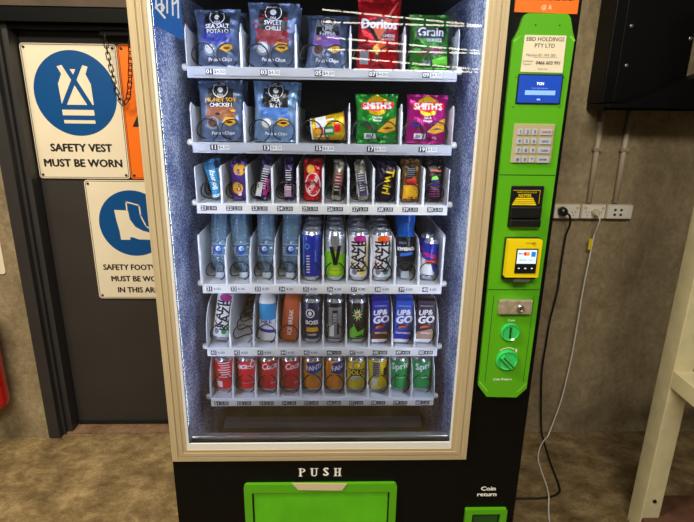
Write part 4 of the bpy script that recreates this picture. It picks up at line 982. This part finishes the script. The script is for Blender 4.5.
put(make_bag('chip_bag', 0.132, 0.170, 0.048, fGRB, rrd('LIME', 'PEPPER', cGRY, P('chip_violet', (140, 90, 180)), True), 3, pinch=0.10), 0, cx[2]+0.010, 0.276, rot=(R(-22), R(1), R(-2)), label='slumped grey chip bag with purple patch on the top shelf above number 05', cat='chip bag')
put(make_bag('chip_bag', 0.128, 0.196, 0.050, fRED, art_doritos, 4), 0, cx[3]+0.005, 0.264, rot=(R(-4), R(1), 0), label='red corn chip bag on the top shelf above number 07', cat='chip bag')
put(make_bag('chip_bag', 0.124, 0.160, 0.050, fGRN, art_grain, 5), 0, cx[4]+0.004, 0.266, rot=(R(-7), R(0), 0), label='green grain snack bag on the top shelf above number 09', cat='chip bag')
cx = COLX[1]
put(make_bag('chip_bag', 0.138, 0.178, 0.050, fGRB, rrd('HONEY SOY', 'CHICKEN', cBLK, P('soy_brown', (150, 84, 40))), 6), 1, cx[0]+0.004, 0.266, rot=(R(-5), R(-1), R(3)), label='honey soy chip bag on the second shelf above number 11', cat='chip bag')
put(make_bag('chip_bag', 0.140, 0.178, 0.050, foil('foil_light_blue', (130, 165, 205)), rrd('SEA', 'SALT', cBLK, P('salt_blue', (70, 120, 190)), False), 7), 1, cx[1]+0.010, 0.266, rot=(R(-5), R(1), 0), label='light blue sea salt chip bag on the second shelf above number 13', cat='chip bag')
put(make_bag('chip_bag', 0.132, 0.146, 0.050, fGR2, smiths(cDGR, 'Chicken', 'flavour'), 8), 1, cx[3]+0.010, 0.264, rot=(R(-4), R(-1), 0), label='green chip bag with red oval logo on the second shelf above number 17', cat='chip bag')
put(make_bag('chip_bag', 0.128, 0.146, 0.050, fMAG, smiths(cPUR, 'Salt &', 'Vinegar'), 9), 1, cx[4]+0.006, 0.264, rot=(R(-4), R(1), 0), label='magenta chip bag with red oval logo on the second shelf above number 19', cat='chip bag')
# bags queued behind on the top two shelves
for row, xs in ((0, (0, 1, 3)), (1, (0, 1))):
    srcs = [o for o in SC.objects if o.name.startswith('chip_bag') and o.get('group') == ROWG[row]]
    for k, i in enumerate(xs):
        s_ = srcs[(0, 1, 3)[k] if row == 0 else k]; c = s_.copy(); COL.objects.link(c); c.location.y += 0.066
        c.location.x += 0.004; c['label'] = s_['label'].replace(' on the ', ' second in line on ').replace(' above', '')

# yellow cup lying on its side
t = thing('noodle_cup', 'yellow snack cup lying on its side on the second shelf above number 15', 'snack cup', (0, 0, 0), ROWG[1])
b = MB(); b.lathe([(0.031, 0), (0.033, 0.002), (0.0435, 0.098), (0.0445, 0.099)], fYEL, 36)
def cone(u, v, d):
    r = 0.033+0.0107*v/0.098; a = u/0.040; return Vector(((r+d)*math.sin(a), -(r+d)*math.cos(a), v))
decal(b, rect(-0.05, 0.028, 0.012, 0.045), lambda u, v, d: cone(u, v, d), cWHT, 1, C)
decal(b, rect(-0.006, 0.022, 0.008, 0.034), cone, cRED, 2, C); decal(b, ell(0.008, 0.018, 0.012, 0.009), cone, cGLD, 3, C)
decal(b, rect(-0.006, 0.022, 0.036, 0.066), cone, cGRN, 2, C); decal(b, rect(0.002, 0.012, 0.040, 0.062), cone, cWHT, 3, C)
decal(b, rect(-0.012, 0.012, 0.068, 0.086), cone, cRED, 2, C); decal(b, rect(-0.030, -0.024, 0.030, 0.070), cone, cWHT, 2, C)
b.build('cup_body', t)
b = MB(); b.lathe([(0.0462, 0.0992), (0.0465, 0.1012), (0.044, 0.1025), (0.0001, 0.1025)], P('foil_lid', (190, 90, 90), 0.3, metal=0.4), 36); b.build('lid', t)
b = MB(); b.lathe([(0.0325, -0.004), (0.0325, -0.0003)], cWHT, 36); b.build('base_ring', t)
t.location = (COLX[1][2]-0.034, 0.275, ROWS[1][1]+0.0385); t.rotation_euler = (0, R(83.5), R(0))

# --- third shelf
def bar(name, w_, h, m, art, seed, d=0.016, pinch=0.03): return make_bag(name, w_, h, d, m, art, seed, crimp=0.009, pinch=pinch, pw=0.5)
def vtext(s, size, col, patches=(), x=0.0):
    def art(b, S, w_, h):
        for sh, m in patches: decal(b, sh(w_, h), S, m, 1, 0.008)
        text_on(b, s, x*w_, h*0.5, size, S, col, 2, 0.008, bold=size*0.04, rot=PI/2)
    return art
def strokes(n, m, x0=-0.3, x1=0.3, z0=0.25, z1=0.75):
    """small unreadable lettering running up a pack"""
    def art(b, S, w_, h, lay=2):
        for k in range(n):
            z = h*(z0+(z1-z0)*k/n); q = random.Random(k*3+n).uniform(0.5, 1.0)
            decal(b, poly((w_*x0*q, z), (w_*x1, z+0.001), (w_*x1*q, z+h*0.022), (w_*x0, z+h*0.020)), S, m, lay, 0.008)
    return art
def vstrokes(n, col, patches=(), **k):
    def art(b, S, w_, h):
        for sh, m in patches: decal(b, sh(w_, h), S, m, 1, 0.008)
        strokes(n, col, **k)(b, S, w_, h)
    return art
pat = lambda x0, x1, z0, z1: (lambda w_, h: rect(w_*x0, w_*x1, h*z0, h*z1))
pel = lambda x, z, rx, rz: (lambda w_, h: ell(w_*x, h*z, w_*rx, h*rz, 16))
cx3 = [x+0.006 for x in COLX[2]]
def art_kit(b, S, w_, h):
    decal(b, ell(0, h*0.40, w_*0.40, h*0.30), S, cWHT, 1, 0.008); decal(b, ell(0, h*0.40, w_*0.36, h*0.27), S, cRED, 2, 0.008); text_on(b, 'KitKat', 0, h*0.40, 0.022, S, cWHT, 3, 0.008, bold=0.001, rot=R(62))
    decal(b, ell(-w_*0.12, h*0.78, w_*0.20, h*0.11), S, cGLD, 1, 0.008); text_on(b, '45g', w_*0.28, h*0.80, 0.007, S, cWHT, 2, 0.008)
def art_twirl(b, S, w_, h): text_on(b, 'Twirl', w_*0.06, h*0.50, 0.036, S, cYEL, 1, 0.008, bold=0.0012, rot=R(-100), sx=1.05)
def art_29(b, S, w_, h):
    decal(b, rect(-w_*0.42, w_*0.42, h*0.06, h*0.42), S, cGLD, 1, 0.008); decal(b, rect(-w_*0.30, w_*0.26, h*0.52, h*0.86), S, cBLK, 1, 0.008); decal(b, rect(-w_*0.26, w_*0.30, h*0.40, h*0.54), S, cRED, 2, 0.008); decal(b, poly((-w_*0.26, h*0.54), (w_*0.3, h*0.5), (w_*0.2, h*0.62), (0, h*0.56)), S, cORD, 3, 0.008)
    for k in range(5): decal(b, rect(-w_*0.24, w_*0.20, h*(0.60+0.05*k), h*(0.615+0.05*k)), S, cGRY, 2, 0.008)
def art_30(b, S, w_, h):
    decal(b, rect(-w_*0.22, w_*0.24, h*0.38, h*0.52), S, cPUR, 1, 0.008); decal(b, poly((-w_*0.25, h*0.52), (w_*0.2, h*0.55), (w_*0.05, h*0.64), (-w_*0.2, h*0.60)), S, cLIM, 1, 0.008)
    text_on(b, 'COCOBELLA', 0, h*0.78, 0.008, S, cORD, 1, 0.008) if False else decal(b, rect(-w_*0.3, w_*0.3, h*0.74, h*0.77), S, cORD, 1, 0.008)
    for k in range(4): decal(b, rect(-w_*0.3, w_*0.3, h*(0.12+0.06*k), h*(0.13+0.06*k)), S, cMAG, 1, 0.008)
fPUR = foil('foil_dark_purple', (44, 26, 78)); fSKY = foil('foil_sky', (70, 165, 215)); fBLKP = foil('foil_black_purple', (30, 22, 44)); fTRN = foil('clear_wrap', (150, 146, 130))
specs = [
 ('chocolate_bar', 0.036, 0.118, fSKY, vtext('Bounty', 0.022, cWHT, [(pat(-0.5, 0.5, 0.04, 0.12), cWHT), (pat(-0.5, 0.5, 0.78, 0.96), P('bar_teal', (30, 90, 130)))]), R(-14), 'light blue coconut chocolate bar leaning left on the third shelf above number 21'),
 ('chocolate_bar', 0.046, 0.120, cPUR, vtext('Crunchie', 0.019, cPUR, [(pel(0.1, 0.78, 0.40, 0.16), cGLD), (pel(-0.1, 0.30, 0.36, 0.16), cGLD), (pel(0, 0.14, 0.15, 0.05), cWHT)]), R(-3), 'gold and purple honeycomb bar on the third shelf above number 22'),
 ('chocolate_bar', 0.036, 0.135, fPUR, vstrokes(9, cWHT, [(pat(-0.5, 0.0, 0.05, 0.40), cWHT), (pat(0.1, 0.5, 0.1, 0.5), cMAG), (pat(-0.2, 0.4, 0.62, 0.8), cGRY)]), R(12), 'purple and white bar leaning right on the third shelf above number 23'),
 ('chocolate_bar', 0.032, 0.132, fPUR, vstrokes(9, cWHT, [(pat(-0.4, 0.5, 0.08, 0.34), P('bar_pink', (190, 150, 170)))]), R(1), 'dark purple chocolate bar standing straight on the third shelf above number 24'),
 ('chocolate_bar', 0.060, 0.126, fRED, art_kit, 0.0, 'wide red wafer bar on the third shelf above number 25'),
 ('protein_bar', 0.030, 0.122, fTRN, vstrokes(6, cWHT, [(pat(-0.5, 0.5, 0.34, 0.70), P('jerky_red', (160, 50, 40))), (pat(-0.5, 0.5, 0.12, 0.34), cBLK)]), R(7), 'bar with pale top and red label on the third shelf above number 26'),
 ('protein_bar', 0.034, 0.122, fTRN, vstrokes(8, cWHT, [(pat(-0.5, 0.5, 0.10, 0.70), P('bar_dark_violet', (70, 60, 110))), (pat(-0.5, -0.38, 0.1, 0.7), cWHT), (pat(0.38, 0.5, 0.1, 0.7), cWHT)]), R(-8), 'bar with pale top and violet label on the third shelf above number 27'),
 ('chocolate_bag', 0.062, 0.122, fBLKP, art_twirl, R(1), 'dark pack with yellow diagonal lettering on the third shelf above number 28'),
 ('snack_pouch', 0.056, 0.128, foil('foil_brown_gold', (124, 86, 30)), art_29, R(0), 'brown and gold snack pouch on the third shelf above number 29'),
 ('snack_pouch', 0.056, 0.128, foil('foil_dark_brown', (48, 32, 34)), art_30, R(1), 'dark brown snack pouch with purple label on the third shelf above number 30')]
for i, (nm, w_, h, m, art, tilt, lb) in enumerate(specs):
    o = bar(nm, w_, h, m, art, 20+i, d=0.018 if w_ < 0.05 else 0.026)
    dz = 0.0006 + abs(math.sin(tilt))*w_/2 + 0.003
    put(o, 2, cx3[i]-math.sin(tilt)*h*0.42, 0.259, dz, (R(-5), tilt, 0), lb, 'snack bar' if w_ < 0.055 or i == 4 else 'snack pouch')
    c = o.copy(); COL.objects.link(c); c.location.y += 0.050; c.rotation_euler = (R(-4), tilt*0.3, 0); c.location.x = cx3[i]-math.sin(tilt*0.3)*h*0.42
    c['label'] = lb.replace(' leaning left', '').replace(' leaning right', '').replace(' standing straight', '').replace('on the third shelf above', 'second in line above')

# --- drinks rows
YF = TY0+0.034+0.0035
def place(proto_used, proto, row, i, label, cat, y=None, rot=None, dx=0.0, dz=0.0012):
    o = proto if not proto_used else dup(proto, (0, 0, 0))
    o.location = (COLX[row][i]+dx, y, ROWS[row][1]+dz)
    if rot: o.rotation_euler = rot
    tag(o, label, cat, ROWG[row]); return o
used = set()
def put_can(key, row, i, lb, cat='drink can', extra=1, r=0.033, rot=None, pitch=0.0725, dx=0.0, dz=0.0012, proto=None):
    pr = proto or cans[key]
    y0 = YF + r - 0.0005
    for k in range(1+extra):
        l = lb if k == 0 else lb.replace(' on the ', ' %s in line on ' % ('second', 'third', 'fourth')[k-1]).replace(' above', '')
        place(key in used, pr, row, i, l, cat, y0+k*pitch, rot, dx, dz); used.add(key)
ROWN = {3: 'on the fourth shelf above number', 4: 'on the fifth shelf above number', 5: 'on the bottom shelf above number'}
water = make_water()
for i in range(4):
    for k in range(2):
        rot = (R(-7), R((2, -2, 0, 3)[i]), R((0, 8, -5, 4)[i]))
        lb = 'clear upside down water bottle ' + ('%s %d' % (ROWN[3], 31+i) if k == 0 else 'second in line on the fourth shelf above number %d' % (31+i))
        place(i+k > 0, water, 3, i, lb, 'water bottle', YF+0.0335+k*0.074, rot, (0.004, 0.006, 0.004, 0.004)[i], 0.003)
put_can('blue', 3, 4, 'royal blue energy drink can '+ROWN[3]+' 35', extra=3)
put_can('v', 3, 5, 'green and silver energy drink can '+ROWN[3]+' 36', extra=3)
put_can('kam1', 3, 6, 'white graffiti can with magenta top '+ROWN[3]+' 37', extra=3)
put_can('kam2', 3, 7, 'white graffiti can with orange splash '+ROWN[3]+' 38', extra=3)
put_can('sport', 3, 8, 'blue upside down sports drink bottle '+ROWN[3]+' 39', 'drink bottle', 1, 0.034, (R(-6), R(-1), 0), 0.075, 0.004, 0.003, proto=make_sport())
put_can('slim', 3, 9, 'small purple and white can leaning right '+ROWN[3]+' 40', extra=1, r=0.027, rot=(R(-6), R(6), 0), dx=-0.002, dz=0.004)
# fifth shelf
kb = make_can('energy_drink_can', 0.0290, 0.178, cWHT, kami(cMAG, cGLD, cGRN))
put_can('kb', 4, 0, 'tall white graffiti can leaning right '+ROWN[4]+' 41', extra=0, r=0.029, rot=(R(-7), R(9), 0), dx=-0.006, dz=0.006, proto=kb)
mk = make_milk('milk_bottle', cWHT, P('milk_blue', (40, 150, 215)), cBLU, 'MILK', 0.190, 0.029, cWHT)
put_can('mk', 4, 2, 'white and blue milk bottle '+ROWN[4]+' 43', 'drink bottle', 1, 0.029, (R(-6), R(1), 0), 0.075, 0.0, 0.004, proto=mk)
ib = make_milk('iced_coffee_bottle', P('copper_orange', (196, 92, 44), 0.35), None, None, 'ICE BREAK', 0.190, 0.031, cWHT)
ib2 = ib
put_can('ib', 4, 3, 'copper orange iced coffee bottle leaning right '+ROWN[4]+' 44', 'drink bottle', 1, 0.031, (R(-6), R(6), 0), 0.075, -0.002, 0.005, proto=ib2)
put_can('boss', 4, 4, 'dark blue coffee can '+ROWN[4]+' 45', extra=1)
put_can('silver', 4, 5, 'black can with silver back label '+ROWN[4]+' 46', extra=1)
put_can('mother', 4, 6, 'black can with green starburst '+ROWN[4]+' 47', extra=1)
c1 = make_carton(cBLU, cBRN, 'CHOC ICE'); c2 = make_carton(P('carton_blue', (24, 80, 190), 0.35), cBLU, 'STRAWBERRY'); c3 = make_carton(P('carton_dark', (44, 34, 60), 0.35), P('carton_tan', (176, 140, 110)), 'VANILLA')
put_can('c1', 4, 7, 'dark blue drink carton with brown base '+ROWN[4]+' 48', 'drink carton', 1, 0.021, (R(-3), 0, R(3)), 0.0725, 0.0, 0.003, proto=c1)
put_can('c2', 4, 8, 'bright blue drink carton '+ROWN[4]+' 49', 'drink carton', 1, 0.021, (R(-3), R(2), R(-2)), 0.0725, 0.0, 0.003, proto=c2)
put_can('c3', 4, 9, 'dark purple drink carton with tan base '+ROWN[4]+' 50', 'drink carton', 1, 0.021, (R(-3), R(1), R(-4)), 0.0725, 0.0, 0.003, proto=c3)
# bottom shelf
for i, (k, rz) in enumerate((('coke2', 0), ('coke', 10), ('coke', 55), ('coke', 62), ('fanta', 18), ('fanta', 42), ('solo', 0), ('solo2', 0), ('sprite', 10), ('sprite2', -5))):
    nm = {'coke': 'red cola can', 'coke2': 'red cola can with side label forward', 'fanta': 'orange soda can', 'solo': 'yellow lemon soda can', 'solo2': 'yellow lemon soda can with grey panel', 'sprite': 'green soda can', 'sprite2': 'green soda can at the far right'}[k]
    put_can(k, 5, i, '%s %s %d' % (nm, ROWN[5], 51+i), 'soda can', 1, 0.033, (0, 0, R(rz)), dx=0.001)

# ================================================================ fluorescent battens behind the photographer
LTUBE = mat('tube_white', (255, 246, 222), 0.5, emit=10.0)
def batten(x0, x1, z0, z1, y, label):
    t = thing('fluorescent_light', label, 'light', (x0, y, z0)); L = math.hypot(x1-x0, z1-z0); a = math.atan2(z1-z0, x1-x0)
    T = Matrix.Rotation(-a, 4, 'Y')
    b = MB(); b.tube([(0.02, 0, 0), (L-0.02, 0, 0)], 0.010, LTUBE, 10, False, T); b.build('tube', t)
    b = MB(); b.box(0, L, -0.06, -0.03, -0.02, 0.03, BLK, T)
    for k in range(int(L/0.27)+2):
        x = min(k*0.27, L-0.02); b.box(x, x+0.03, -0.03, 0.016, -0.016, 0.03, BLK, T)
    b.build('housing', t)
GL = 'long fluorescent tube reflected in the upper glass of the machine'
for (x0, z0), (x1, z1) in (((-0.15, 2.71), (2.3, 2.53)), ((-0.15, 2.56), (2.3, 2.54)), ((-0.09, 2.38), (2.3, 2.22)), ((-0.09, 2.23), (2.3, 2.21)), ((0.24, 2.13), (2.3, 1.99)), ((0.27, 1.99), (2.3, 1.975))):
    batten(x0, x1, z0, z1, -6.0, GL)
for o in SC.objects:
    if o.name.startswith('fluorescent_light'): o['group'] = 'fluorescent tubes reflected in the glass'
